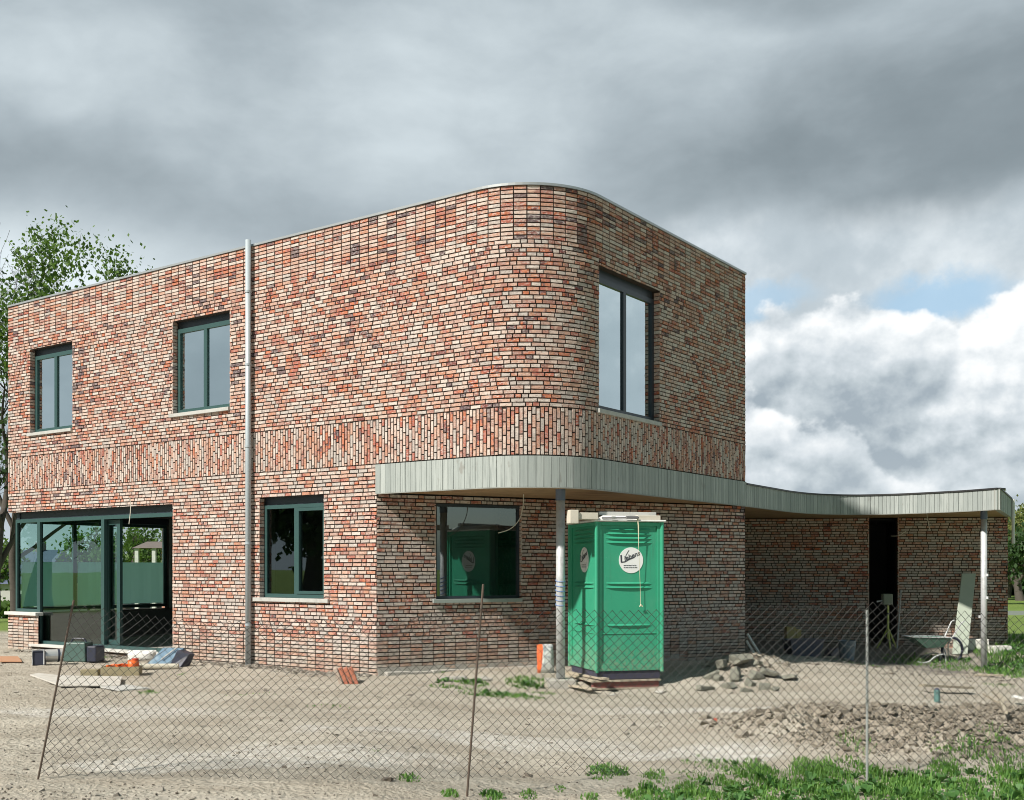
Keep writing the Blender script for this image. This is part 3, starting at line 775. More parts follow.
al.quad(aw(0, 2.8, -.3), aw(Lw-.1, 2.8, -.3), aw(Lw-.1, 2.8, ZS), aw(0, 2.8, ZS)); al.quad(aw(0, .1, -.3), aw(0, 2.8, -.3), aw(0, 2.8, ZS), aw(0, .1, ZS))
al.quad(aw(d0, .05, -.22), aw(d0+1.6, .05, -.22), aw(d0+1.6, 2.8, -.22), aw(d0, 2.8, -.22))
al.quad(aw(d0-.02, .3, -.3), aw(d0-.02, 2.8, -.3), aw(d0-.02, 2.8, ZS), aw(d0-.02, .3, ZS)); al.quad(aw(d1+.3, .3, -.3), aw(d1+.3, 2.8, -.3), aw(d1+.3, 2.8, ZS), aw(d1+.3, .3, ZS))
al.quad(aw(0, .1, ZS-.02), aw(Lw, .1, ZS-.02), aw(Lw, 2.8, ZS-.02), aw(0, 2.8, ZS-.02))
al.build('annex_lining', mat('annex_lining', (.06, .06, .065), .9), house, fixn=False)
q1 = line_path((0, YE), (-1.2, YE+3.8))   # link wall behind the house edge
q1 = (q1[0], hypot(1.2, 3.8))
MB().box(-4.2, -4.0, YE, 13.2, -.5, ZS).build('link_wall', M_MORTAR, house)
# ---- posts
def post(x, y, z0, z1, lbl, r=.065):
    b = MB().tube([(x, y, z0), (x, y, z1)], r, 20)
    o = b.build('support_post', M_POST, house, smooth=False); tag(o, lbl)
    for f in o.data.polygons: f.use_smooth = len(f.vertices) == 4
    c = MB(); c.tube([(x, y, z1-.16), (x, y, z1-.001)], r+.006, 20, caps=False); c.build('head_sleeve', mat('blue_grey_paint', (.13, .17, .25), .5), o)
    return o
p1 = post(*loc2(.70, 16.0), .02, ZS+.01, 'round steel post by the green portable toilet')
zr = tz(9.37, 22.0); p2 = post(*loc2(9.37, 22.0), zr-.05, ZS+.01, 'round steel post at the far end of the canopy', .06)
x1, y1 = loc2(.70, 16.0)
wr = MB(); wr.tube([(x1+.071*cos(a*.5), y1+.071*sin(a*.5), 1.48-a*.0055+.015*sin(a*.5)) for a in range(0, 76)], .006, 5); wr.build('blue_wrapping', mat('blue_tape', (.12, .2, .42), .5), p1)
x2, y2 = loc2(9.37, 22.0)
for z_, a_ in ((1.45, .05), (1.0, .05), (.62, -.09)): MB().box(x2+a_, x2+a_+.04, y2-.05, y2-.01, z_, z_+.05).build('clip', M_POST, p2)
# ---- downpipes
dp = MB(); xp = -5.93; dp.tube([(xp, -.085, -.06), (xp, -.085, 7.02)], .046, 20); dpo = dp.build('downpipe', M_ZINC, house, smooth=False)
tag(dpo, 'full-height zinc downpipe on the long facade')
for f in dpo.data.polygons: f.use_smooth = len(f.vertices) == 4
for z_ in (.66, 2.0, 3.6, 4.95, 6.15):
    MB().tube([(xp, -.085, z_), (xp, -.085, z_+.035)], .055, 20).build('pipe_bracket', M_ZINC, dpo)
dx_, dy_ = H
dq = MB().tube([(dx_+.06, dy_+.02, 2.15), (dx_+.06, dy_+.02, 3.12)], .035, 12).build('downpipe', M_WHITE, house); tag(dq, 'short white pipe at the canopy end')
# ---- loose cables
def cable(pts, r=.007, c=(.62, .60, .52)):
    q = smooth_curve_3(pts); o = MB().tube(q, r, 6).build('cable', mat('pale_cable', c, .6), house); return o
def smooth_curve_3(pts, k=6):
    out = []; n_ = len(pts)
    for i in range(n_-1):
        p0, p1, p2, p3 = pts[max(i-1, 0)], pts[i], pts[i+1], pts[min(i+2, n_-1)]
        for j in range(k):
            t = j/k; out.append(tuple(.5*((2*p1[c])+(-p0[c]+p2[c])*t+(2*p0[c]-5*p1[c]+4*p2[c]-p3[c])*t*t+(-p0[c]+3*p1[c]-3*p2[c]+p3[c])*t**3) for c in range(3)))
    out.append(pts[-1]); return out
def at(px, py, Y): X = (px-512)/1108*Y; l = loc2(X, Y); return (l[0], l[1], 1.6+(568.65-py)*Y/1108)
def cab(l): cable([at(*q) for q in l])
cab([(523.5, 494, 16.9), (523, 507, 16.9), (519, 520, 16.85), (510, 529, 16.8), (498, 533, 16.8)])
cab([(130, 497, 19.55), (130.5, 510, 19.5), (129, 524, 19.45)])
cab([(926, 511, 23.0), (928, 521, 22.95), (930, 531, 22.95)])
cab([(891, 536, 24.3), (899, 535.5, 24.2), (906, 531, 24.1)])

# ------------------------------------------------------------------ portable toilet
TOI = (1.2, 15.72); PHI = .27; zb = -.12
Tl = thing('portable_toilet', 'green portable toilet cabin standing on a timber pallet in front of the porch', 'portable toilet', (TOI[0], TOI[1], zb), (0, 0, PHI))
M_GREEN = mat('green_plastic', (.038, .33, .195), .42, var=.10, vscale=1.5, bump=.06, bscale=5, dirt=(.08, .35, .22), dscale=2.5, dfac=.4)
def cabin_dirt():
    M = M_GREEN; n = NT(M.node_tree); b = n.n['Principled BSDF']; src = b.inputs['Base Color'].links[0].from_socket
    co = n.coord('Object'); z = n.sep(co)[2]
    lowm = n.m('SUBTRACT', 1, n.ss(n.m('ADD', z, n.m('MULTIPLY', n.m('SUBTRACT', n.noise(co, 6, 5, .65), .5), .9)), .30, .75))
    c = n.mix(n.m('MULTIPLY', lowm, n.m('MULTIPLY', n.ss(n.noise(co, 30, 4, .7), .42, .62), .6)), src, (.30, .26, .19))
    run = n.ss(n.noise(n.v('MULTIPLY', co, (22, 22, .9)), 1.0, 4, .6), .60, .74)
    c = n.mix(n.m('MULTIPLY', run, .30), c, (.06, .16, .11))
    scf = n.ss(n.noise(n.v('MULTIPLY', co, (3, 3, 9)), 5, 5, .75), .66, .72)
    c = n.mix(n.m('MULTIPLY', scf, .45), c, (.30, .52, .42)); n.l.new(c, b.inputs['Base Color'])
cabin_dirt()
M_SKID = mat('skid_dark', (.045, .045, .075), .6)
TW, TD_ = 1.0, 1.2; z0, z1 = .26, 2.385
def wallpanel(T, L):
    """a moulded side: frame, recessed field, ribs"""
    b = MB()
    fwid = .075
    b.box(0, fwid, 0, .03, z0, z1, T); b.box(L-fwid, L, 0, .03, z0, z1, T)
    b.box(fwid, L-fwid, 0, .03, z1-.05, z1, T); b.box(fwid, L-fwid, 0, .03, z0, z0+.09, T)
    b.box(fwid, L-fwid, .022, .05, z0+.09, z1-.05, T)
    b.box(fwid, L-fwid, .012, .022, z1-1.60, z1-1.585, T)
    b.box(fwid, L-fwid, .010, .022, z0+.09, z0+.115, T)
    def rib(zc, h=.030, pr=.024, m=.07):
        a, c = fwid+m, L-fwid-m
        k = 10
        for i in range(k):
            t0, t1 = i/k, (i+1)/k; f = lambda t: (sin(pi*t)**.45 if 0 < t < 1 else 0)
            s0, s1 = a+(c-a)*t0, a+(c-a)*t1; h0, h1 = f(t0), f(t1)
            d = .021
            b.quad(T(s0, d, zc+h*.5), T(s1, d, zc+h*.5), T(s1, d-pr*h1, zc-h*.35), T(s0, d-pr*h0, zc-h*.35))
            b.quad(T(s0, d-pr*h0, zc-h*.35), T(s1, d-pr*h1, zc-h*.35), T(s1, d, zc-h*.5), T(s0, d, zc-h*.5))
    for i in range(4): rib(z1-.10-.062*i)
    rib(z1-.87); rib(z1-.93); rib(z1-1.47, .028)
    return b
TF = lambda s, d, z: (s, d, z)
TLft = lambda s, d, z: (d, s, z)
TRgt = lambda s, d, z: (TW-d, s, z)
TBk = lambda s, d, z: (s, TD_-d, z)
core = MB().box(.04, TW-.04, .04, TD_-.04, z0+.01, z1-.01); core.build('cabin_shell', M_GREEN, Tl)
for T, L, nm in ((TF, TW, 'front_panel'), (TLft, TD_, 'side_panel'), (TRgt, TD_, 'side_panel'), (TBk, TW, 'rear_panel')):
    wallpanel(T, L).build(nm, M_GREEN, Tl, bevel=.006)
for cx_, cy_ in ((0, 0), (TW, 0), (0, TD_), (TW, TD_)): MB().tube([(cx_, cy_, z0-.02), (cx_, cy_, z1+.01)], .028, 10).build('corner_post', M_GREEN, Tl)
lid = MB(); lid.prism([(-.05, -.05), (TW+.05, -.05), (TW+.05, TD_+.05), (-.05, TD_+.05)], z1+.005, z1+.035)
lid.hexa([(0.02, 0.02, z1+.035), (TW-.02, .02, z1+.035), (TW-.02, TD_-.02, z1+.035), (.02, TD_-.02, z1+.035), (.14, .12, z1+.10), (TW-.14, .12, z1+.10), (TW-.14, TD_-.12, z1+.10), (.14, TD_-.12, z1+.10)])
lid.build('roof_lid', M_WHITE, Tl, bevel=.012)
MB().box(.02, TW-.02, .02, TD_-.02, .135, z0-.001).build('skid_base', M_SKID, Tl, bevel=.01)
# logo discs (round white sticker with dark slanted script)
def disc(T, sc, zc, rx, rz, nm):
    b = MB(); b.poly([T(sc+rx*cos(2*pi*i/40), .016, zc+rz*sin(2*pi*i/40)) for i in range(40)])
    rim_ = [T(sc+rx*cos(2*pi*i/40), .0215, zc+rz*sin(2*pi*i/40)) for i in range(40)]
    fr_ = [T(sc+rx*cos(2*pi*i/40), .016, zc+rz*sin(2*pi*i/40)) for i in range(40)]
    for i in range(40): b.quad(fr_[i], fr_[(i+1) % 40], rim_[(i+1) % 40], rim_[i])
    return b.build(nm, mat('sticker_white', (.80, .82, .82), .4, var=.02), Tl, fixn=False)
M_INK = mat('sticker_ink', (.05, .055, .07), .5)
def lettering(par, T, sc, zc, k):
    """script word set on a rising line, the tall L, a sweeping stroke, two small lines"""
    b = MB()
    def txt(s, size, ox, oz, ang, shear=0, bold=0):
        cu = bpy.data.curves.new('lettering', 'FONT'); cu.body = s; cu.size = size; cu.shear = shear; cu.offset = bold; cu.resolution_u = 3
        ob = bpy.data.objects.new('lettering', cu); COL.objects.link(ob)
        dg = bpy.context.evaluated_depsgraph_get(); mm = bpy.data.meshes.new_from_object(ob.evaluated_get(dg))
        kk = len(b.v)
        for v in mm.vertices:
            x, z = v.co.x, v.co.y; x, z = x*cos(ang)-z*sin(ang), x*sin(ang)+z*cos(ang)
            b.v.append(T(sc+(ox+x)*k, .013, zc+oz+z))
        for p in mm.polygons: b.f.append(tuple(kk+i for i in p.vertices)); b.id.append((.5, .5))
        bpy.data.objects.remove(ob); bpy.data.meshes.remove(mm); bpy.data.curves.remove(cu)
    def stroke(pts, w):
        for (a, c), (d, e_) in zip(pts[:-1], pts[1:]):
            L = hypot(d-a, e_-c); px_, pz_ = -(e_-c)/L*w/2, (d-a)/L*w/2
            b.quad(T(sc+(a+px_)*k, .0135, zc+c+pz_), T(sc+(d+px_)*k, .0135, zc+e_+pz_), T(sc+(d-px_)*k, .0135, zc+e_-pz_), T(sc+(a-px_)*k, .0135, zc+c-pz_))
    stroke([(-.145, .075), (-.14, -.03)], .022); stroke([(-.145, -.03), (-.09, -.022), (-.03, .012), (.05, .045)], .016)
    txt('iebens', .095, -.095, -.012, radians(22), .25, .002)
    stroke([(-.085, .03), (-.075, .07), (-.05, .115), (-.03, .145)], .009)
    for zz_, ws in ((-.075, (.03, .022, .035, .012, .02, .026)), (-.105, (.02, .034, .018, .03, .022, .034))):   # two lines too small to read
        x_ = -.105
        for w__ in ws: stroke([(x_, zz_), (x_+w__, zz_)], .011); x_ += w__+.007
    return b.build('lettering', M_INK, par, fixn=False)
d1_ = disc(TF, .53, 1.84, .185, .185, 'logo_sticker'); lettering(d1_, TF, .53, 1.84, 1.06)
TLm = lambda s, d, z: (d, TD_-s, z)
d2_ = disc(TLm, .62, 1.85, .185, .185, 'logo_sticker'); lettering(d2_, TLm, .62, 1.85, 1.06)

# pallet and things round the toilet
pl = thing('timber_pallet', 'reddish timber pallet carrying the green toilet', 'pallet', (TOI[0], TOI[1], zb), (0, 0, PHI))
M_RED = mat('reddish_timber', (.22, .085, .075), .8, var=.3, vscale=10, dirt=(.12, .08, .07), dscale=6)
MB().box(-.10, TW-.04, -.06, TD_, .112, .133).build('deck', M_WOOD, pl)
for y_ in (-.03, .5, 1.0): MB().box(-.06, TW-.06, y_, y_+.09, .025, .111).build('bearer', M_RED, pl)
MB().box(-.10, TW-.04, -.06, .10, .003, .024).build('skid_board', M_WOOD, pl)
def plank(a, b, w, h, nm='timber_plank', lbl='', m=M_WOOD, grp=None, cat='plank', lift=0):
    ax, ay = a[:2]; bx, by = b[:2]; za = (a[2] if len(a) > 2 else tz(ax, ay)+h/2)+lift; zb_ = (b[2] if len(b) > 2 else tz(bx, by)+h/2)+lift
    mx_, my_, mz_ = (ax+bx)/2, (ay+by)/2, (za+zb_)/2
    o = MB().bar((ax-mx_, ay-my_, za-mz_), (bx-mx_, by-my_, zb_-mz_), w, h).build(nm, m, loc=(mx_, my_, mz_), bevel=.003)
    return tag(o, lbl, cat, grp)
plank((.80, 17.0, -.0), (1.32, 15.55, .03), .10, .03, lbl='narrow plank sticking out from under the left side of the green toilet', lift=.02)
plank((.55, 16.2, -.06), (1.15, 15.45, -.08), .10, .03, lbl='short board lying beside the concrete block under the left post')
# stuff on the lid: long white duct with end block, strap
dz = zb+z1
dct = thing('plastic_duct', 'off-white square duct with a block end lying across the toilet roof', 'duct', (TOI[0], TOI[1], zb), (0, 0, PHI))
MB().box(-.43, -.30, -.10, .06, z1-.03, z1+.16).build('end_block', mat('cream_plastic', (.62, .58, .50), .6, dirt=(.45, .42, .36), dfac=.4), dct, bevel=.008)
MB().box(-.301, .0, -.07, .04, z1+.03, z1+.125).build('socket', MATS['cream_plastic'], dct, bevel=.006)
MB().box(.10, .98, .16, .30, z1+.103, z1+.155).build('channel', mat('pale_alu', (.60, .60, .58), .5, .2), dct, bevel=.004)
MB().box(.62, .97, -.02, .12, z1+.037, z1+.10).build('cover_strip', MATS['cream_plastic'], dct, bevel=.004)
stp = thing('ratchet_strap', 'ratchet strap running over the toilet roof with its tail hanging down the front', 'strap', (TOI[0], TOI[1], zb), (0, 0, PHI))
M_STR = mat('strap_grey', (.16, .16, .17), .7)
MB().bar((.06, -.055, z1+.052), (.62, -.055, z1+.062), .008, .022).build('webbing', M_STR, stp)
MB().box(.42, .60, -.085, -.045, z1+.045, z1+.085).build('ratchet', M_STR, stp, bevel=.006)
MB().box(.20, .26, -.085, -.05, z1+.04, z1+.075).build('hook', mat('steel', (.5, .5, .5), .4, .8), stp, bevel=.006)
MB().tube([(.60, -.06, z1+.05), (.612, -.062, z1-.05), (.62, -.05, z1-.36)], [.011, .010, .004], 6).tube([(.62, -.05, z1-.36), (.655, -.02, z1-.9), (.66, -.02, z1-1.18)], .0035, 5).tube([(.645, -.022, z1-1.21), (.665, -.022, z1-1.18), (.69, -.022, z1-1.21)], .010, 5).build('tail', mat('cream_webbing', (.62, .58, .42), .7), stp)

blk = MB().box(-.20, .20, -.19, .19, 0, .14).build('concrete_block', M_CONC, loc=(.70, 15.98, -.13), rot=(0, 0, .12), bevel=.012)
tag(blk, 'pale concrete footing block under the post beside the green toilet', 'concrete block')
# white bag with orange stripe leaning on the wall by the post
bag = thing('cement_bag', 'white and orange cement bag leaning on the brick wall left of the post', 'bag', (.52, 17.0, .0), (0, 0, .3))
def pillow_mesh(w, d, h, seed):
    b = MB(); nu, nv = 12, 10; r_ = random.Random(seed)
    pts = {}
    for sgn in (1, -1):
        for i in range(nu+1):
            for j in range(nv+1):
                x = (i/nu-.5)*w; z = j/nv*h; t = (1-(2*i/nu-1)**4)*(1-(2*j/nv-1)**4)
                pts[sgn, i, j] = (x+r_.uniform(-.004, .004), -sgn*d/2*t+r_.uniform(-.006, .006)*t, z)
        for i in range(nu):
            for j in range(nv): b.quad(pts[sgn, i, j], pts[sgn, i+1, j], pts[sgn, i+1, j+1], pts[sgn, i, j+1])
    return b
def bag_mat():
    M = bpy.data.materials.new('bag_print'); M.use_nodes = True; n = NT(M.node_tree); b = n.n['Principled BSDF']
    X, Y, Z = n.sep(n.coord('Object'))[:3]
    c = n.mix(n.ss(n.noise(n.coord('Object'), 14, 3), .52, .6), (.66, .66, .66), (.38, .40, .44))
    c = n.mix(n.ss(n.m('ADD', n.m('MULTIPLY', X, -1), n.m('MULTIPLY', Z, .12)), .085, .10), c, (.70, .13, .03)); n.put(b.inputs['Base Color'], c); b.inputs['Roughness'].default_value = .6; return M
pillow_mesh(.27, .12, .44, 4).build('sack', bag_mat(), bag, smooth=True, rot=(-.12, 0, 0))

# ------------------------------------------------------------------ chain-link fence
fence = thing('chain_link_fence', 'sagging chain-link fence on thin rusty posts in front of the site', 'fence', (-.34, 8.27, 0))
FP = [(-3.6, 8.39), (-.34, 8.27), (2.82, 8.80), (6.1, 9.35)]
fx0, fy0 = -.34, 8.27
tops = [(-3.33, 8.42, 1.36), (-.215, 8.27, 1.485), (2.82, 8.80, 1.27), (6.15, 9.35, 1.4)]
for i, ((x, y), t) in enumerate(zip(FP, tops)):
    zg = tz(x, y)-.05
    b = MB(); b.tube([(x-fx0, y-fy0, zg), (t[0]-fx0, t[1]-fy0, t[2])], .0085 if i != 2 else .011, 8); o = b.build('post', mat('rusty_steel', (.12, .09, .07), .7, .3, var=.3) if i != 2 else mat('steel_post', (.33, .35, .34), .6, .3), fence)
    if i == 0: tag(o, 'leaning end post')
fm = MB()
def fpt(s, z):   # s along fence in metres from the first post
    tot = 0
    for (a, b) in zip(FP[:-1], FP[1:]):
        L = hypot(b[0]-a[0], b[1]-a[1])
        if s <= tot+L or b is FP[-1]:
            t = (s-tot)/L; x = a[0]+(b[0]-a[0])*t; y = a[1]+(b[1]-a[1])*t; i = FP.index(a)
            ta, tb = tops[i], tops[i+1]
            lx = (ta[0]-a[0])/ta[2]*(1-t)+(tb[0]-b[0])/tb[2]*t
            sag = -.05*sin(pi*t)*z
            return (x+lx*z-fx0+.004*sin(s*7.1+z*11)*sin(z*4+s), y+.035*sin(s*2.3+z*2)+.012*sin(s*6+z*5)-fy0, z+sag+.008*sin(s*3.7+1)*z)
        tot += L
FL = sum(hypot(b[0]-a[0], b[1]-a[1]) for a, b in zip(FP[:-1], FP[1:]))
cw_ = .0735; ch_ = .0735; zt0, zt1 = .03, 1.35
nrow = int((zt1-zt0)/ch_*2)
k = 0; s = 0.0
while s < FL-.04:
    pts = []
    for j in range(nrow+1):
        z = zt0+j*ch_/2; wob_ = .006*sin(s*5+z*9); side = (j+k) % 2
        ss_ = s+(cw_/2 if j % 2 else 0)
        if k % 2: pass
        p = fpt(min(ss_+wob_, FL), z-.05*math.sin(s*.9)*(z/1.35)); pts.append((p[0], p[1]+(.0035 if j % 2 else -.0035), p[2]+0))
    fm.tube(pts, .0025, 4, caps=False)
    pts2 = []
    for j in range(nrow+1):
        z = zt0+j*ch_/2; wob_ = .006*sin(s*5+z*9)
        ss_ = s+(0 if j % 2 == 0 else -cw_/2)
        p = fpt(min(max(ss_+wob_, 0), FL), z-.05*math.sin(s*.9)*(z/1.35)); pts2.append((p[0], p[1]+(-.0035 if j % 2 else .0035), p[2]))
    fm.tube(pts2, .0025, 4, caps=False)
    s += cw_; k += 1
fm.build('wire_mesh', M_WIRE, fence, fixn=False)

# ------------------------------------------------------------------ vegetation
def blades(mb, cx_, cy_, rx, ry, n_, hmin, hmax, wd=.006, seed=0, lean=.5):
    r_ = random.Random(seed)
    for _ in range(n_):
        a = r_.uniform(0, 2*pi); rr = sqrt(r_.random()); x = cx_+rx*rr*cos(a); y = cy_+ry*rr*sin(a)
        z = tz_fast(x, y)-.01; h = r_.uniform(hmin, hmax)*(1.1-.6*rr); t = r_.uniform(0, 2*pi); ln = r_.uniform(.1, lean)*h
        dx_, dy_ = cos(t), sin(t); px_, py_ = -dy_*wd*r_.uniform(.6, 1.4), dx_*wd
        rid = (r_.random(), r_.random())
        m1 = (x+dx_*ln*.35, y+dy_*ln*.35, z+h*.6); tp = (x+dx_*ln, y+dy_*ln, z+h*r_.uniform(.75, 1))
        mb.quad((x-px_, y-py_, z), (x+px_, y+py_, z), (m1[0]+px_*.8, m1[1]+py_*.8, m1[2]), (m1[0]-px_*.8, m1[1]-py_*.8, m1[2]), rid)
        mb.poly([(m1[0]-px_*.8, m1[1]-py_*.8, m1[2]), (m1[0]+px_*.8, m1[1]+py_*.8, m1[2]), tp], rid)
_xi = xs; _yi = ys
def tz_fast(x, y):
    i = int(np.clip(np.searchsorted(_xi, x), 1, nx-1)); j = int(np.clip(np.searchsorted(_yi, y), 1, ny-1)); return float(GZ[j, i])
def broadleaf(mb, x, y, r_, n_, L):
    z = tz_fast(x, y)
    for _ in range(n_):
        t = r_.uniform(0, 2*pi); l = L*r_.uniform(.5, 1.1); w_ = l*r_.uniform(.16, .3); el = r_.uniform(.3, 1.25)
        d = Vector((cos(t)*cos(el), sin(t)*cos(el), sin(el))); sd = Vector((-sin(t), cos(t), r_.uniform(-.3, .3)))
        p = Vector((x, y, z)); rid = (r_.random(), r_.random())
        a = p+d*l*.3; b = p+d*l*.68+Vector((0, 0, -.02*l)); c = p+d*l+Vector((0, 0, -.22*l))
        mb.poly([p, a-sd*w_*.7, a+sd*w_*.7], rid); mb.quad(a-sd*w_*.7, a+sd*w_*.7, b+sd*w_, b-sd*w_, rid); mb.poly([b-sd*w_, b+sd*w_, c], rid)
gr = MB(); wd_ = MB(); r_ = random.Random(5)
def tuft(px, py, wpx, hpx, n_, h0, h1, seed, wd=.006):
    X, Y = gp(px, py); k = Y/1108; blades(gr, X, Y, wpx*k/2, max(.1, hpx*Y*k/1.6/2), n_, h0, h1, wd, seed)
# foreground green strip
for i in range(330):
    px = r_.uniform(640, 1040); edge = 768+9*sin(px*.05)+6*sin(px*.13+1)-(6 if 760 < px < 860 else 0); py = r_.uniform(edge, 806)
    if px < 720 and r_.random() < .35: continue
    sz = r_.uniform(.5, 1.2); tuft(px, py, 30*sz, 12*sz, int(75*sz), .025, r_.choice((.05, .07, .09, .13)), 100+i, r_.choice((.003, .005, .007)), )
for i in range(330):
    px = r_.uniform(640, 1040); py = r_.uniform(779, 806)
    if px < 700 and py < 788: continue
    X, Y = gp(px, py); broadleaf(wd_, X, Y, r_, r_.randint(5, 10), r_.choice((.03, .05, .07, .11)))
for i, (px, py, w_, h_, n_, a, b) in enumerate([(608, 770, 46, 14, 240, .03, .09), (600, 776, 30, 12, 120, .03, .08), (725, 760, 46, 4, 110, .02, .05), (690, 762, 26, 3, 50, .02, .05), (408, 777, 26, 8, 130, .03, .08), (450, 792, 20, 8, 120, .03, .08), (492, 793, 26, 8, 140, .03, .09), (528, 794, 18, 8, 80, .03, .07),
        (632, 794, 30, 8, 160, .03, .08), (590, 797, 20, 8, 80, .03, .07), (560, 788, 14, 5, 40, .02, .05), (1010, 765, 30, 6, 60, .02, .06), (700, 755, 10, 3, 20, .02, .04), (376, 752, 14, 4, 30, .01, .04),
        (470, 684, 40, 4, 200, .03, .10), (497, 696, 80, 5, 320, .02, .08), (525, 683, 40, 5, 240, .04, .12), (515, 699, 60, 4, 200, .02, .08), (448, 688, 40, 3, 110, .02, .07), (480, 691, 90, 4, 180, .02, .06), (545, 694, 30, 3, 70, .02, .06),
        (85, 657, 60, 3, 140, .02, .08), (148, 692, 26, 2, 60, .02, .06), (250, 694, 60, 2, 60, .01, .04), (330, 702, 60, 2, 60, .01, .04), (180, 674, 18, 2, 40, .01, .05), (440, 672, 20, 2, 40, .02, .06),
        (930, 663, 90, 5, 500, .03, .14), (960, 668, 60, 4, 300, .03, .10), (1005, 672, 50, 8, 500, .05, .18), (1000, 660, 40, 6, 500, .06, .28), (1020, 655, 40, 8, 500, .08, .34), (1016, 640, 30, 10, 400, .08, .35), (905, 660, 50, 3, 160, .03, .09), (860, 664, 70, 3, 140, .02, .07), (1000, 684, 30, 3, 60, .02, .07)]):
    tuft(px, py, w_, h_, n_, a, b, 300+i, .006 if py > 740 else .009)
for px, py, w_, h_, n_, L in [(608, 772, 40, 8, 25, .07), (1005, 668, 40, 10, 60, .16), (1018, 650, 26, 16, 60, .22), (500, 696, 60, 4, 18, .10), (470, 684, 20, 3, 8, .12), (940, 662, 60, 4, 24, .10), (725, 761, 40, 3, 10, .05), (528, 686, 30, 3, 12, .12), (440, 684, 14, 3, 5, .14), (492, 793, 26, 6, 12, .06)]:
    for _ in range(n_):
        X, Y = gp(px+r_.uniform(-w_, w_)/2, py+r_.uniform(-h_, h_)/2); broadleaf(wd_, X, Y, r_, r_.randint(4, 8), L*r_.uniform(.6, 1))
tag(gr.build('grass_tufts', M_GRASS, fixn=False), 'green grass tufts on the sandy soil', 'grass', kind='stuff')
tag(wd_.build('weeds', leaf_mat('weed_leaves', (.03, .10, .02), (.10, .23, .06)), fixn=False), 'low broad-leaved weeds along the fence foot', 'weeds', kind='stuff')

# soil clods and pebbles (uncountable)
def clod(mb, x, y, z, s, r_, flat=1):
    p = []; k = len(mb.v)
    base = [(-1, -1, -1), (1, -1, -1), (1, 1, -1), (-1, 1, -1), (-1, -1, 1), (1, -1, 1), (1, 1, 1), (-1, 1, 1)]
    a = r_.uniform(0, 2*pi); t = r_.uniform(-.5, .5); M_ = Matrix.Rotation(a, 3, 'Z') @ Matrix.Rotation(t, 3, 'X') @ Matrix.Rotation(r_.uniform(-.5, .5), 3, 'Y')
    sc = (s*r_.uniform(.6, 1.4), s*r_.uniform(.5, 1), s*r_.uniform(.35, .8)*flat)
    for q in base:
        v = M_ @ Vector((q[0]*sc[0]*r_.uniform(.45, 1), q[1]*sc[1]*r_.uniform(.45, 1), q[2]*sc[2]*r_.uniform(.5, 1))); mb.v.append((x+v.x, y+v.y, z+v.z))
    rid = (r_.random(), r_.random())
    for f in ((0, 3, 2, 1), (4, 5, 6, 7), (0, 1, 5, 4), (1, 2, 6, 5), (2, 3, 7, 6), (3, 0, 4, 7)): mb.f.append(tuple(k+i for i in f)); mb.id.append(rid)
def id_mat(name, c1, c2, bump=.5):
    M = bpy.data.materials.new(name); M.use_nodes = True; n = NT(M.node_tree); b = n.n['Principled BSDF']
    uv = n.n.new('ShaderNodeUVMap'); uv.uv_map = 'piece'; r1, r2 = n.sep(uv.outputs[0])[:2]; co = n.coord('Object')
    c = n.mix(r1, c1, c2); c = n.mix(n.m('MULTIPLY', n.noise(co, 25, 4, .7), .5), c, tuple(x*.6 for x in c1))
    n.put(b.inputs['Base Color'], c); b.inputs['Roughness'].default_value = .95; b.inputs['Specular IOR Level'].default_value = .15
    bn = n.n.new('ShaderNodeBump'); bn.inputs['Strength'].default_value = bump; bn.inputs['Distance'].default_value = .01
    n.l.new(n.noise(co, 50, 4, .7), bn.inputs['Height']); n.l.new(bn.outputs[0], b.inputs['Normal']); return M
cl = MB(); r_ = random.Random(9)
for i in range(14000):
    x, y = (r_.gauss(4.7, 1.6), r_.gauss(10.9, 1.1)) if i < 13000 else (r_.gauss(3.7, .6), r_.gauss(17.1, .4))
    m = float(mound_h(np.array([x]), np.array([y]))[0])
    if m < .03+r_.random()*.09: continue
    clod(cl, x, y, tz_fast(x, y)+.005, r_.choice((.006, .008, .01, .012, .016, .02, .028))*(1 if r_.random() < .95 else 2.4), r_)
tag(cl.build('soil_clods', id_mat('dug_soil', (.19, .165, .13), (.36, .325, .27)), fixn=False), 'broken clods of freshly dug soil heaped on the right', 'soil', kind='stuff')
pb_ = MB()
for i in range(15000):
    Y = 7.6+13*r_.random()**1.3; X = r_.uniform(-.5, .5)*Y*.98
    lx, ly = loc2(X, Y)
    if ly > -.05 and lx < .3: continue
    if mnoise.noise(Vector((X*.9, Y*1.6, 0))) < r_.uniform(-.5, .55): continue
    clod(pb_, X, Y, tz_fast(X, Y)+.002, r_.choice((.005, .006, .007, .009, .012))*(1 if r_.random() < .95 else r_.choice((2, 3.5))), r_, .7)
for i in range(1900):     # crumbs under the wall and in the carport
    t = r_.random(); X = -9+13*t+r_.uniform(-.2, .2); 
    lx = r_.uniform(-12.5, -3.2); ly = -abs(r_.gauss(.1, .22))-.02; X, Y = wor(lx, ly); clod(pb_, X, Y, tz_fast(X, Y), r_.choice((.015, .025, .04)), r_, .7)
for i in range(500):
    X, Y = r_.uniform(3.9, 10.4), r_.gauss(20.6, 1.0); clod(pb_, X, Y, tz_fast(X, Y), r_.choice((.02, .03, .05)), r_, .6)
tag(pb_.build('pebbles', id_mat('stones', (.12, .10, .08), (.50, .47, .41)), fixn=False), 'pebbles and crumbs of mortar scattered over the soil', 'pebbles', kind='stuff')

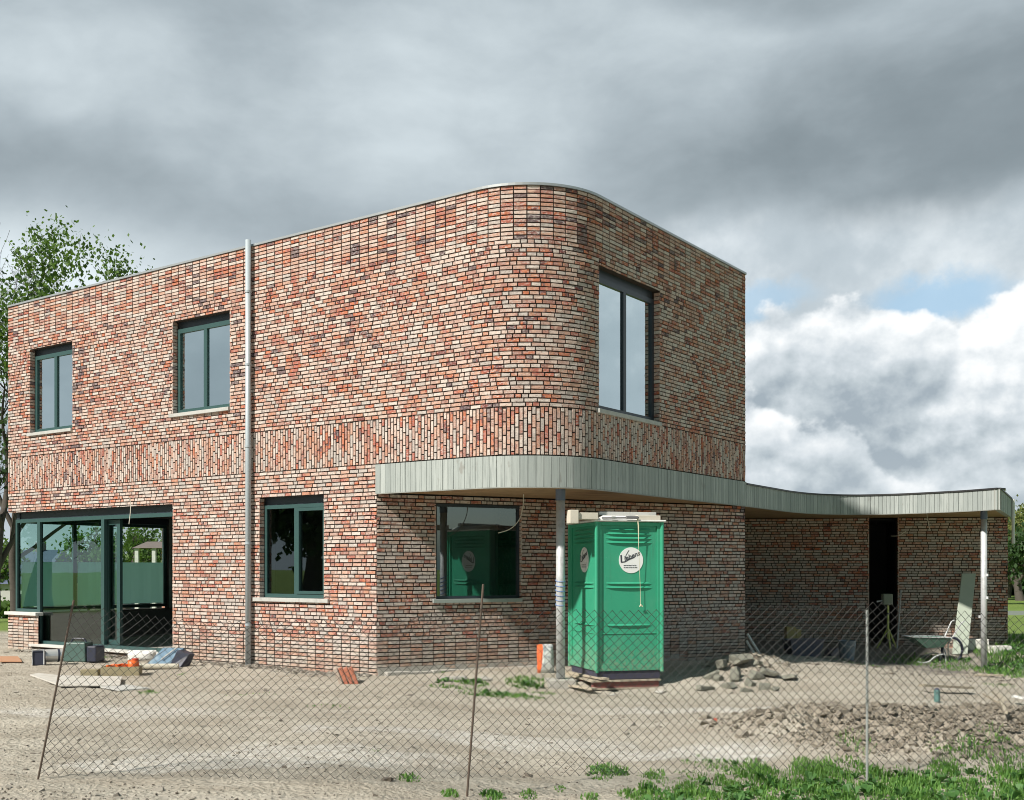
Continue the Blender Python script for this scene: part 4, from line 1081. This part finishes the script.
# ------------------------------------------------------------------ trees
def make_tree(name, x, y, z, h, lbl, seed, spread=.42, leaves=9000, leaf=.10, lm=M_LEAF, trunk=.28, splits=5, cluster=.55, upright=.75, bare=0.0, lean=0.0, group=None, cat='tree', first=.22, bare_side=None):
    r_ = random.Random(seed); root = thing(name, lbl, cat, (x, y, z), group=group); tb = MB(); tips = []
    def grow(p, d, L, rad, lev):
        pts = [p]; rs = [rad]; q = p.copy(); dd = d.copy(); k = 4
        for i in range(k):
            dd = (dd+Vector((r_.gauss(0, .10), r_.gauss(0, .10), .06*upright))).normalized(); q = q+dd*L/k; pts.append(q.copy()); rs.append(max(.004, rad*(1-.5*(i+1)/k)))
        tb.tube(pts, rs, 8 if lev < 2 else (5 if lev < 4 else 3), caps=False)
        if lev >= splits-2: tips.extend((pts[j], lev) for j in (2, 3, 4))
        if lev >= splits: return
        nk = r_.choice((2, 3, 3)) if lev else 5
        for i in range(nk):
            a = r_.uniform(0, 2*pi); tilt = r_.uniform(.3, .75)*spread*2.1
            e1 = dd.cross(Vector((r_.gauss(0, 1), r_.gauss(0, 1), r_.gauss(0, 1)))).normalized()
            nd = (dd*cos(tilt)+e1*sin(tilt)+Vector((0, 0, .18*upright))).normalized()
            st_ = pts[-1] if i == 0 or lev == 0 and i < 3 else pts[r_.choice((2, 3, 4))]
            grow(st_, nd, L*r_.uniform(.62, .85), rs[-1]*r_.uniform(.75, .95), lev+1)
    grow(Vector((0, 0, 0)), Vector((0, 0, 1)), h*first, trunk, 0)
    zmax = max(t[0].z for t in tips); sc_ = h/zmax
    tb.v = [(v[0]*sc_+lean*v[2]*sc_, v[1]*sc_, v[2]*sc_) for v in tb.v]; tips = [(Vector((t.x*sc_+lean*t.z*sc_, t.y*sc_, t.z*sc_)), l) for t, l in tips]
    tb.build('trunk', M_BARK, root, fixn=False, smooth=True)
    lb = MB(); cl_ = []
    for t, l in tips:
        if r_.random() < bare: continue
        if bare_side and t.x < bare_side[0]+r_.gauss(0, .5) and r_.random() < bare_side[1]: continue
        cl_.append(t)
    per = max(1, leaves//max(1, len(cl_)))
    for t in cl_:
        cr = cluster*r_.uniform(.5, 1.2); tone_ = r_.random()
        for _ in range(per):
            p = t+Vector((r_.gauss(0, cr*.5), r_.gauss(0, cr*.5), r_.gauss(0, cr*.4)))
            n1 = Vector((r_.gauss(0, 1), r_.gauss(0, 1), r_.gauss(0, 1)+.6)).normalized(); a = n1.cross(Vector((r_.gauss(0, 1), r_.gauss(0, 1), .1))).normalized(); b = n1.cross(a)
            s_ = leaf*r_.uniform(.6, 1.3)
            lb.quad(p-a*s_*.5, p+b*s_*.35, p+a*s_*.5, p-b*s_*.35, (min(1, max(0, tone_+r_.gauss(0, .25))), .5))
    lb.build('crown', lm, root, fixn=False)
    return root
def atX(px, Y): return (px-512)/1108*Y
make_tree('leafy_tree', atX(16, 34), 34, -.1, 12.2, 'tall sparse tree with fresh green leaves behind the left end of the house', 12, leaves=11500, leaf=.135, splits=5, cluster=.56, spread=.66, bare_side=(1.1, .95), lean=.10, trunk=.12)
make_tree('bare_tree', atX(-10, 33), 33, -.2, 11.4, 'nearly bare twiggy tree at the left edge', 21, leaves=1500, leaf=.16, splits=6, cluster=.5, spread=.42, bare=.5, lm=M_LEAFD, trunk=.2)
make_tree('leafy_tree', atX(-30, 25), 25, -.1, 6.0, 'small dark-leaved tree low at the left edge behind the house', 33, leaves=2500, leaf=.16, splits=5, lm=M_LEAFD, trunk=.10, cluster=.4)
for i, (px, Y, h, lb_, lm_, sd) in enumerate([(1022, 60, 5.2, 'yellowish round tree at the right edge behind the hedge', M_LAWN2, 3), (1042, 52, 4.4, 'dark green bushy tree right of the annex', M_LEAFD, 4), (1006, 66, 4.6, 'green tree half hidden behind the annex corner', M_LEAF, 5)]):
    make_tree('bushy_tree', atX(px, Y), Y, -1.1, h+.8, lb_, sd, leaves=9000, leaf=.22, splits=4, cluster=1.1, spread=.6, lm=lm_, first=.10, upright=.3, trunk=.10, group='trees beyond the annex')
for i, (px, Y, h, lb_, sd) in enumerate([(122, 62, 4.2, 'light green shrub seen through the open door, nearest the left door leaf', 41), (100, 75, 4.6, 'green shrub seen through the fixed door pane', 42), (150, 80, 5.0, 'leafy shrub behind the gabled pavilion', 43), (-20, 60, 3.6, 'round shrub near the far blue roof at the left edge', 44)]):
    make_tree('garden_shrub', atX(px, Y), Y, tz(atX(px, Y), Y), h+2.0, lb_, sd, leaves=2500, leaf=.25, splits=4, cluster=.8, spread=.55, group='shrubs in the neighbouring gardens', first=.12, cat='shrub')
# trees behind the photographer (they show in the glass)
for i, (x, y, h, sd) in enumerate([(-37, 30, 5.5, 51), (-34, 24, 6, 52), (-37, 18.5, 5.5, 53), (-34, 13, 6, 54), (9, -32, 7, 55), (20, -26, 8, 56)]):
    make_tree('roadside_tree', x, y, 0, h, 'dense dark roadside tree reflected in the %s' % ('corner window', 'large door pane', 'left half of the ground-floor window', 'right half of the ground-floor window', 'porch window, lower left', 'porch window, lower right')[i], sd, leaves=5000, leaf=.42, splits=4, cluster=1.3, spread=.55, lm=M_LEAFD, group='trees across the road', first=.16)

# ------------------------------------------------------------------ neighbours in the distance
M_BROOF = mat('blue_grey_roof', (.10, .12, .19), .6); M_PALE = mat('pale_render', (.50, .50, .48), .8); M_REDR = mat('brown_roof', (.20, .16, .15), .7)
def cottage(name, lbl, px0, px1, Y, zr_, ze, depth, mroof, ang=0, gable=.1):
    x0, x1 = atX(px0, Y), atX(px1, Y); xm = (x0+x1)/2; zg = tz(xm, Y)-.2; hw = (x1-x0)/2
    o = thing(name, lbl, 'house', (xm, Y, zg), (0, 0, ang))
    MB().box(-hw+.3, hw-.3, .3, depth-.3, 0, ze-zg).build('walls', M_PALE, o)
    r = MB(); zr2 = zr_-zg; ze2 = ze-zg
    a = [(-hw, 0, ze2), (hw, 0, ze2), (hw, depth, ze2), (-hw, depth, ze2)]; b = [(-hw*(1-gable), depth/2, zr2), (hw*(1-gable), depth/2, zr2)]
    r.quad(a[0], a[1], b[1], b[0]); r.quad(a[2], a[3], b[0], b[1]); r.poly([a[1], a[2], b[1]]); r.poly([a[3], a[0], b[0]]); r.quad(*a)
    r.build('roof', mroof, o)
    for i in range(3):
        xx = -hw*.6+i*hw*.6; f = MB().box(xx-.5, xx+.5, .24, .31, (ze-zg)*.35, (ze-zg)*.78).build('window', M_FRAME_SHADE, o)
    MB().box(hw*.35, hw*.35+.5, depth/2-.3, depth/2+.3, zr2-.4, zr2+.5).build('chimney', M_REDR, o)
    return o
cottage('far_house', 'distant low house with blue-grey roof at the left edge', -60, 40, 72, 2.9, .6, 9, M_BROOF)
cottage('far_house', 'distant house with blue-grey roof seen through the open door', 100, 152, 78, 2.9, .9, 8, M_BROOF, gable=.5)
pv = thing('garden_pavilion', 'small gabled pavilion on white pillars seen through the open door', 'pavilion', (atX(151, 58), 58, tz(atX(151, 58), 58)))
zz0 = 1.6+(568.65-548)*58/1108-pv.location.z; zz1 = 1.6+(568.65-541)*58/1108-pv.location.z
rr = MB(); rr.quad((-1, 0, zz0), (1, 0, zz0), (.6, 1.2, zz1), (-.6, 1.2, zz1)); rr.quad((1, 2.4, zz0), (-1, 2.4, zz0), (-.6, 1.2, zz1), (.6, 1.2, zz1)); rr.poly([(1, 0, zz0), (1, 2.4, zz0), (.6, 1.2, zz1)]); rr.poly([(-1, 2.4, zz0), (-1, 0, zz0), (-.6, 1.2, zz1)]); rr.build('roof', M_REDR, pv)
for xx in (-.8, .1, .8): MB().box(xx-.09, xx+.09, .1, .28, 0, zz0).build('pillar', M_WHITE, pv)
hd = MB(); r_ = random.Random(78)
for i in range(2200):
    Y = r_.uniform(56, 58); X = atX(r_.uniform(-80, 30), Y); z = tz(X, Y)+r_.random()*1.9
    s_ = .25; n1 = Vector((r_.gauss(0, 1), r_.gauss(0, 1), r_.gauss(0, 1))).normalized(); a = n1.cross(Vector((0, 0, 1))).normalized(); b = n1.cross(a); p = Vector((X, Y, z))
    hd.quad(p-a*s_, p+b*s_, p+a*s_, p-b*s_, (r_.random(), 0))
tag(hd.build('hedge', M_LEAF, fixn=False), 'low bright green hedge below the far blue roof at the left edge', 'hedge')
hd = MB(); r_ = random.Random(77)
for i in range(5200):
    px = r_.uniform(-60, 150); Y = r_.uniform(88, 92); X = atX(px, Y); z = tz(X, Y)+r_.random()*3.1
    s_ = .45; n1 = Vector((r_.gauss(0, 1), r_.gauss(0, 1), r_.gauss(0, 1))).normalized(); a = n1.cross(Vector((0, 0, 1))).normalized(); b = n1.cross(a); p = Vector((X, Y, z))
    hd.quad(p-a*s_, p+b*s_, p+a*s_, p-b*s_, (r_.random(), 0))
tag(hd.build('hedge', M_LEAFD, fixn=False), 'long dark hedge closing the neighbouring gardens on the left', 'hedge')
hd = MB()
for i in range(9000):
    Y = r_.uniform(70, 78); X = r_.uniform(26, 60); z = -.4+r_.random()*4.2
    s_ = .4; n1 = Vector((r_.gauss(0, 1), r_.gauss(0, 1), r_.gauss(0, 1))).normalized(); a = n1.cross(Vector((0, 0, 1))).normalized(); b = n1.cross(a); p = Vector((X, Y, z))
    hd.quad(p-a*s_, p+b*s_, p+a*s_, p-b*s_, (r_.random(), 0))
tag(hd.build('hedge', M_LEAFD, fixn=False), 'tall dark hedge beyond the lawn at the right edge', 'hedge')
gd = thing('guard_rail', 'pale metal guard rail in front of the right hedge', 'railing', (atX(1030, 36), 36, 0))
gd_z = 1.6+(568.65-613)*36/1108
MB().box(-1.2, 8, -.03, .03, gd_z-.07, gd_z+.07).build('rail', M_COPING, gd)
for xx in (-1, 1.5, 4, 6.5): MB().box(xx, xx+.1, .03, .1, -.3, gd_z).build('post', M_COPING, gd)

# ------------------------------------------------------------------ loose items on the site, left
def gpl(px, py): X, Y = gp(px, py); return X, Y, tz(X, Y)
M_NAVY = mat('navy_plastic', (.03, .035, .06), .5)
X, Y, Z = gpl(42, 665)
o = thing('site_vacuum', 'dark-fronted machine with a silver drum lying near the left brick plinth', 'machine', (X, Y, Z), (0, 0, .25))
MB().box(-.14, .06, -.11, .08, .0, .24).build('housing', M_NAVY, o, bevel=.02)
MB().tube([(.0, .05, .15), (.30, .14, .15)], .105, 20).build('drum', mat('brushed_steel', (.62, .63, .63), .35, .5), o)
MB().tube([(.22, .116, .15), (.25, .125, .15)], .111, 20).build('drum_band', M_NAVY, o)
MB().tube([(-.13, -.12, .02), (-.13, -.12, .26), (.05, -.12, .26), (.05, -.12, .02)], .012, 6).build('handle', M_POST, o)
X, Y, Z = gpl(82, 661)
o = thing('tool_crate', 'dark green plastic tool crate standing under the glass door', 'crate', (X, Y, Z), (0, 0, -.15))
M_TG = mat('green_grey_plastic', (.06, .115, .10), .5, dirt=(.2, .22, .2), dfac=.4)
MB().hexa([(-.28, -.17, 0), (.16, -.17, 0), (.16, .17, 0), (-.28, .17, 0), (-.24, -.14, .33), (.13, -.14, .33), (.13, .14, .33), (-.24, .14, .33)]).build('body', M_TG, o, bevel=.02)
MB().box(.165, .34, -.15, .16, 0, .27).build('side_bin', M_NAVY, o, bevel=.02)
MB().tube([(-.2, 0, .33), (-.16, 0, .39), (.04, 0, .39), (.08, 0, .33)], .014, 6).build('handle', M_NAVY, o)
X, Y, Z = gpl(118, 675)
o = thing('wooden_trough', 'low wooden trough holding orange cups and tools on the sand', 'trough', (X, Y, Z), (0, 0, .12))
M_TR = mat('trough_wood', (.30, .26, .16), .8, var=.3, vscale=15)
b = MB(); b.box(-.22, .33, -.13, .13, 0, .02); b.box(-.22, .33, -.13, -.11, .02, .14); b.box(-.22, .33, .11, .13, .02, .14); b.box(-.22, -.2, -.11, .11, .02, .14); b.box(.31, .33, -.11, .11, .02, .14); b.build('trough', M_TR, o, bevel=.003)
b = MB(); b.box(-.52, -.27, -.1, .08, 0, .1); b.build('wood_block', M_TR, o, bevel=.006)
M_OR = mat('orange_plastic', (.72, .13, .02), .45); M_RD = mat('red_plastic', (.5, .05, .02), .5)
MB().tube([(.22, -.05, .06), (.24, -.07, .22)], [.05, .085], 14).build('cup', M_OR, o, smooth=True)
MB().tube([(.24, .05, .03), (.24, .05, .25)], [.07, .05], 12).build('cap', M_RD, o)
b = MB(); r_ = random.Random(3)
for i in range(7): clod(b, -.12+i*.045, r_.uniform(-.05, .05), .15, .045, r_)
b.build('offcut', M_OR, o, fixn=False)
X, Y, Z = gpl(166, 667)
o = thing('tool_case', 'open blue-black tool case leaning against the brick wall right of the glass door', 'tool case', (X, Y, Z+.01), (0, 0, -.3))
M_BLUE = mat('blue_plastic', (.09, .17, .25), .45, dirt=(.3, .38, .42), dfac=.5, dscale=8)
MB().hexa([(-.30, -.16, 0), (.12, -.16, 0), (.12, -.06, 0), (-.30, -.06, 0), (-.12, .10, .30), (.27, .10, .30), (.27, .16, .26), (-.12, .16, .26)]).build('lid', M_BLUE, o, bevel=.012)
MB().hexa([(.13, -.12, 0), (.34, -.10, 0), (.34, .16, 0), (.13, .16, 0), (.24, -.05, .27), (.44, 0, .20), (.44, .16, .20), (.24, .16, .27)]).build('tray', M_NAVY, o, bevel=.012)
MB().bar((-.02, -.11, .12), (.16, .05, .30), .02, .014).build('latch', M_WHITE, o)
X, Y, Z = gpl(163, 668)
o = MB().tube([(-.34, 0, .045), (.34, .05, .045)], .042, 12).build('plastic_pipe', mat('pipe_beige', (.48, .45, .37), .6), loc=(X, Y-.35, Z)); tag(o, 'short beige plastic pipe lying in front of the blue tool case', 'pipe')
X, Y, Z = gpl(140, 660)
o = pillow_mesh(.5, .22, .2, 8).build('plastic_sheet', M_WHITE, loc=(X, Y+.1, Z-.02), smooth=True); tag(o, 'crumpled white plastic sack between the trough and the blue case', 'sack')
# white sheets lying on the ground
def sheet(pts, lbl, m, nm='white_board', cat='board', t=.02):
    w_ = [gp(*p) for p in pts]; cx_ = sum(p[0] for p in w_)/len(w_); cy_ = sum(p[1] for p in w_)/len(w_); z = max(tz(*p) for p in w_)
    o = MB().prism([(p[0]-cx_, p[1]-cy_) for p in w_], 0, t).build(nm, m, loc=(cx_, cy_, z+.006), bevel=.003); return tag(o, lbl, cat)
sheet([(30, 676.5), (60, 687.5), (120, 687), (122, 678.5), (62, 677.5), (38, 675)], 'large white board lying flat on the sand in front of the wooden trough', mat('dusty_board', (.52, .50, .46), .7, var=.15, dirt=(.36, .33, .28), dfac=.6, dscale=4))
sheet([(100, 687.5), (128, 685.5), (150, 689), (120, 691)], 'small pale board lying flat beside the large white board', M_SILL)
sheet([(0, 664), (0, 659), (18, 659), (22, 664)], 'thin rusty-orange board lying at the left edge', mat('orange_board', (.45, .24, .14), .8))
# ridge tiles
X, Y, Z = gpl(352, 684)
o = thing('roof_tiles', 'small stack of red roof tiles leaning near the house corner', 'tiles', (X, Y, Z), (0, 0, .15))
M_TILE = mat('red_clay', (.42, .15, .09), .8, var=.25, vscale=10, dirt=(.35, .28, .24), dfac=.4)
for i in range(4):
    t = MB().hexa([(-.17+.07*i, -.03, 0), (-.12+.07*i, -.03, 0), (-.12+.07*i, .24, 0), (-.17+.07*i, .24, 0), (-.26+.07*i, .0, .20), (-.21+.07*i, .0, .23), (-.21+.07*i, .24, .23), (-.26+.07*i, .24, .20)]).build('tile', M_TILE if i else mat('dusty_clay', (.42, .34, .28), .9), o, bevel=.004)
# concrete ledge along porch wall
def ledge():
    b = MB(); r_ = random.Random(2)
    for i in range(16):
        s0_, s1_ = .12+i*.38, .12+(i+1)*.38-.01
        if s1_ > 2.95: break
        d0_ = -.10-r_.uniform(0, .04)
        b.box(s0_, s1_, d0_, -.004, -.25, .03+r_.uniform(-.01, .01), TD)
    return b.build('foundation_ledge', M_CONC, house, bevel=.01)
ledge()
# flat stones near porch
for i, (px, py, w_, d_, h_, lb_) in enumerate([(482, 680, .34, .16, .04, 'flat pale stone slab in the weeds before the porch wall'), (455, 681, .5, .2, .05, 'long grey stone slab under the porch window'), (660, 690, .22, .12, .05, 'light stone lying at the right corner of the pallet'), (612, 694, .12, .06, .03, 'small white chip in front of the pallet')]):
    X, Y, Z = gpl(px, py); b = MB(); clod(b, 0, 0, 0, .5, random.Random(60+i)); b.v = [(v[0]*w_, v[1]*d_*1.3, v[2]*h_*2) for v in b.v]
    tag(b.build('stone_slab', M_CONC, loc=(X, Y, Z+h_*.4), bevel=.005), lb_, 'stone')

# ------------------------------------------------------------------ rubble heap right of the toilet
RB = [(705, 684, .30, .10, 'flat'), (728, 682, .34, .10, 'long'), (712, 672, .22, .14, 'tilted'), (735, 668, .30, .13, 'grey'), (722, 660, .26, .12, 'dark'), (742, 658, .30, .10, 'upper'), (756, 672, .28, .12, 'broad'), (750, 680, .22, .13, 'pale'), (765, 684, .20, .12, 'chunky'), (775, 686, .15, .09, 'small'), (770, 668, .36, .09, 'greenish'), (790, 672, .30, .07, 'thin'), (735, 676, .24, .16, 'blocky'), (718, 676, .18, .11, 'squat'), (745, 687, .2, .08, 'low'), (758, 660, .2, .1, 'rear')]
M_RUB = mat('rubble_concrete', (.20, .20, .165), .95, var=.3, vscale=8, bump=.8, bscale=30, dirt=(.2, .19, .15), dscale=6)
r_ = random.Random(14)
for i, (px, py, s_, h_, w_) in enumerate(RB):
    X, Y = gp(px, py+4 if py > 676 else 682-(682-py)*.35); Z = tz(X, Y)+max(0, (681-py))*.003
    b = MB(); clod(b, 0, 0, 0, s_*.47, r_); b.v = [(v[0], v[1]*.9, v[2]*h_/s_*1.9) for v in b.v]
    o = b.build('rubble_chunk', M_RUB, loc=(X, Y, Z+h_*.25), bevel=.008); tag(o, '%s broken concrete chunk at the %s of the rubble heap' % (w_, ('left foot', 'front', 'left side', 'middle', 'upper left', 'crest', 'right flank', 'lower right', 'right foot', 'outermost right end', 'rear right', 'far right rear', 'lower middle', 'lower left', 'bottom front', 'rear crest')[i]), 'rubble', 'broken concrete in the rubble heap')
# pipes leaning on the wall end
for i, (a, b_) in enumerate((((747, 634), (768, 668)), ((746, 641), (763, 668)))):
    Y0 = 19.95; A = (atX(a[0], Y0), Y0-.05, 1.6+(568.65-a[1])*Y0/1108); YB = 19.3; B = (atX(b_[0], YB), YB, 1.6+(568.65-b_[1])*YB/1108)
    o = MB().tube([(A[0]-B[0], A[1]-B[1], A[2]-B[2]), (0, 0, 0)], .022, 8).build('leaning_pipe', M_WHITE, loc=B); tag(o, ('upper white pipe leaning on the brick wall end behind the rubble', 'lower thin white pipe leaning beside the upper one at the wall end')[i], 'pipe')

# ------------------------------------------------------------------ things in the carport
def cp_at(px, py, Y): X = atX(px, Y); return X, Y, 1.6+(568.65-py)*Y/1108
Yc = 22.4
X, Y, Z = cp_at(803, 668, 21.2); Z = tz(X, Y)
o = thing('mortar_tub', 'blue-grey mortar tub on the carport floor', 'tub', (X, Y, Z), (0, 0, .1))
b = MB()
def tub(b, w0, d0, w1, d1, h, t=.015):
    o_ = [(-w0, -d0, 0), (w0, -d0, 0), (w0, d0, 0), (-w0, d0, 0)]; u_ = [(-w1, -d1, h), (w1, -d1, h), (w1, d1, h), (-w1, d1, h)]; iu = [(-w1+t, -d1+t, h), (w1-t, -d1+t, h), (w1-t, d1-t, h), (-w1+t, d1-t, h)]; ib = [(-w0+t, -d0+t, t), (w0-t, -d0+t, t), (w0-t, d0-t, t), (-w0+t, d0-t, t)]
    b.quad(*o_)
    for i in range(4):
        j = (i+1) % 4; b.quad(o_[i], o_[j], u_[j], u_[i]); b.quad(u_[i], u_[j], iu[j], iu[i]); b.quad(iu[i], iu[j], ib[j], ib[i])
    b.quad(*ib)
tub(b, .26, .2, .33, .25, .32); b.build('tub', mat('tub_blue', (.07, .08, .12), .5), o, fixn=True)
MB().bar((-.36, -.26, .33), (.36, -.2, .33), .03, .02).build('rim', M_NAVY, o)
X, Y, Z = cp_at(790, 655, 22.2); Z = tz(X, Y)
o = MB().box(-.09, .09, -.1, .1, 0, .5).box(.10, .2, -.1, .1, 0, .45).build('timber_stack', mat('yellow_timber', (.42, .33, .14), .8), loc=(X, Y, Z), bevel=.005); tag(o, 'short yellow timber offcuts standing behind the mortar tub', 'timber')
X, Y, Z = cp_at(847, 668, 21.6); Z = tz(X, Y)
o = thing('bucket', 'grey-blue bucket on the carport floor left of the doorway', 'bucket', (X, Y, Z))
b = MB(); b.tube([(0, 0, 0), (0, 0, .38)], [.13, .175], 20, caps=False); b.poly([(.13*cos(i*pi/10), .13*sin(i*pi/10), .01) for i in range(20)]); b.build('pail', mat('bucket_grey', (.15, .19, .23), .5), o, smooth=True)
MB().tube([(-.17, 0, .37), (-.12, -.14, .30), (0, -.2, .27), (.12, -.14, .30), (.17, 0, .37)], .006, 5).build('handle', M_POST, o)
X, Y, Z = cp_at(832, 662, 21.9); Z = tz(X, Y)
b = MB(); clod(b, 0, 0, .06, .16, random.Random(5)); tag(b.build('dark_sack', M_NAVY, loc=(X, Y, Z), bevel=.02), 'small dark crumpled sack left of the grey bucket', 'sack')
X, Y, Z = cp_at(830, 669, 21.0); Z = tz(X, Y)
plank((X-.12, Y, Z+.03), (X+.12, Y+.03, Z+.03), .05, .02, lbl='tiny pale offcut in front of the carport bucket', cat='offcut')
# yellow tripod instrument in the doorway
X, Y = atX(888, 24.0), 24.0; Z = tz(X, Y)
o = thing('laser_tripod', 'yellow tripod pole with a boxy instrument standing before the dark doorway', 'tripod', (X, Y, Z))
zt = 1.6+(568.65-603)*24/1108-Z
M_YEL = mat('yellow_paint', (.55, .58, .16), .5)
MB().tube([(0, 0, .22), (0, 0, zt-.05)], .022, 10).build('pole', M_YEL, o)
for a_ in (.4, 2.5, 4.6): MB().tube([(.02*cos(a_), .02*sin(a_), .42), (.24*cos(a_), .24*sin(a_), .0)], .018, 6).build('leg', M_YEL, o)
MB().box(-.13, .08, -.09, .09, zt-.04, zt+.20).build('instrument', mat('instrument_grey', (.20, .22, .17), .5), o, bevel=.02)
MB().tube([(-.25, -.02, zt+.03), (-.13, -.02, zt+.05)], [.02, .012], 8).build('knob', M_POST, o)
for z_ in (.75, 1.05): MB().tube([(0, 0, z_), (0, 0, z_+.035)], .03, 10).build('clamp', M_NAVY, o)
# thin rod leaning at the doorway
A = (atX(901, 24.45), 24.45, 1.6+(568.65-590)*24.45/1108); B = (atX(897, 24.0), 24.0, tz(atX(897, 24.0), 24.0))
o = MB().tube([(A[0]-B[0], A[1]-B[1], A[2]-B[2]), (0, 0, 0)], .016, 6).build('steel_rod', mat('rod_grey', (.4, .4, .4), .5), loc=B); tag(o, 'thin grey rod leaning on the bricks right of the dark doorway', 'rod')
# wheelbarrow
X, Y = atX(927, 22.9), 22.9; Z = tz(X, Y)
wb = thing('wheelbarrow', 'green wheelbarrow with pale tube frame parked against the carport wall', 'wheelbarrow', (X+.08, Y, Z), (0, 0, .1)); wb.scale = (.84, .84, .84)
M_WB = mat('wheelbarrow_green', (.10, .19, .15), .5, dirt=(.25, .28, .24), dfac=.4)
b = MB(); H0, H1 = .36, .62
bt = [(-.20, -.2, H0), (.22, -.2, H0+.02), (.22, .2, H0+.02), (-.20, .2, H0)]; tp = [(-.60, -.30, H1+.02), (.38, -.30, H1), (.38, .30, H1), (-.60, .30, H1+.02)]
b.quad(*bt)
for i in range(4): j = (i+1) % 4; b.quad(bt[i], bt[j], tp[j], tp[i]); 
t2 = [(v[0]*.97, v[1]*.95, v[2]) for v in tp]
for i in range(4): j = (i+1) % 4; b.quad(bt[i], bt[j], (t2[j][0], t2[j][1], t2[j][2]), t2[i]); b.quad(tp[i], tp[j], t2[j], t2[i])
b.build('tray', M_WB, wb)
MB().tube([tp[0], tp[1], tp[2], tp[3], tp[0]], .014, 6).build('rim', M_POST, wb)
for sg in (-1, 1):
    MB().tube(smooth_curve_3([(-.46, .27*sg, .05), (-.42, .27*sg, .02), (-.2, .26*sg, .03), (.0, .24*sg, .16), (.26, .18*sg, .20), (.32, .12*sg, .02)]), .017, 8).build('leg_tube', M_POST, wb)
    MB().tube([(.42, .05*sg, .18), (.36, .16*sg, .45), (.66, .26*sg, .98), (.74, .26*sg, 1.02)], .017, 8).build('handle', M_POST, wb)
wh = MB(); wh.tube([(.55+.26*cos(t*pi/14), 0, .30+.30*sin(t*pi/14)) for t in range(29)], .035, 8); wh.build('wheel', M_NAVY, wb, smooth=True)
# leaning green board
def lean_board():
    Yb, Yt = 23.5, 24.25
    bl = (atX(952.5, Yb), Yb); br = (atX(967.5, Yb), Yb); tl = (atX(962, Yt), Yt); tr = (atX(976, Yt), Yt)
    zb_ = tz(*bl)+.01; zt_ = 1.6+(568.65-573.5)*Yt/1108
    ox, oy = bl; b = MB(); t = .03
    q = [(bl[0]-ox, 0, 0), (br[0]-ox, 0, 0), (br[0]-ox, t, 0), (bl[0]-ox, t, 0), (tl[0]-ox, tl[1]-oy, zt_-zb_), (tr[0]-ox, tr[1]-oy, zt_-zb_), (tr[0]-ox, tr[1]-oy+t, zt_-zb_), (tl[0]-ox, tl[1]-oy+t, zt_-zb_)]
    b.hexa(q); o = b.build('wall_board', mat('board_grey_green', (.40, .45, .38), .7, var=.12), loc=(ox, oy, zb_), bevel=.004); tag(o, 'tall grey-green board leaning on the carport wall beside the post', 'board')
lean_board()
X, Y = atX(972, 24.0), 24.0
o = MB().box(-.30, .32, -.12, .12, 0, .24).build('aerated_block', mat('white_block', (.68, .67, .63), .8, bump=.3), loc=(X, Y, tz(X, Y)), bevel=.01); tag(o, 'white building block on the ground between the leaning board and the post', 'block')
X, Y = atX(1003, 23.6), 23.6
o = MB().box(-.3, .15, -.1, .1, 0, .16).build('aerated_block', MATS['white_block'], loc=(X, Y, tz(X, Y)), rot=(0, 0, .2), bevel=.01); tag(o, 'smaller pale block half hidden in the weeds right of the post', 'block')
# timber on the dirt, right
def pg(px, py): X, Y = gp(px, py); return (X, Y, tz(X, Y)+.04)
plank(pg(921, 693), pg(972, 693), .09, .035, lbl='pale plank lying flat across the soil behind the teal can', lift=.05)
plank(pg(975, 676), pg(1003, 676), .07, .03, lbl='short thin lath lying near the foot of the end post')
plank(pg(984, 703), pg(998, 713), .04, .03, lbl='left thin stake lying on the soil heap', lift=.1)
plank(pg(994, 700), pg(1012, 718), .07, .03, lbl='right wider stake lying on the soil heap', lift=.1)
plank(pg(1000, 735), pg(1006, 758), .03, .03, lbl='steep stick poking from the front of the soil heap', lift=.10)
plank(pg(1012, 703), pg(1030, 707), .1, .03, lbl='pale slat at the right edge of the soil heap', m=M_WHITE, lift=.08)
X, Y, Z = gpl(937, 704); Z += .03
o = thing('small_can', 'small teal can standing on the soil heap', 'can', (X, Y, Z+.0))
MB().tube([(0, 0, -.03), (0, 0, .13)], .038, 14).build('body', mat('teal_can', (.10, .20, .19), .5), o); MB().tube([(0, 0, .13), (0, 0, .155)], [.034, .016], 14).build('lid', M_NAVY, o)
X, Y, Z = gpl(715, 728)
b = MB(); clod(b, 0, 0, .02, .035, random.Random(8)); tag(b.build('brick_chip', M_RD, loc=(X, Y, Z)), 'small red brick chip alone on the sand', 'chip')
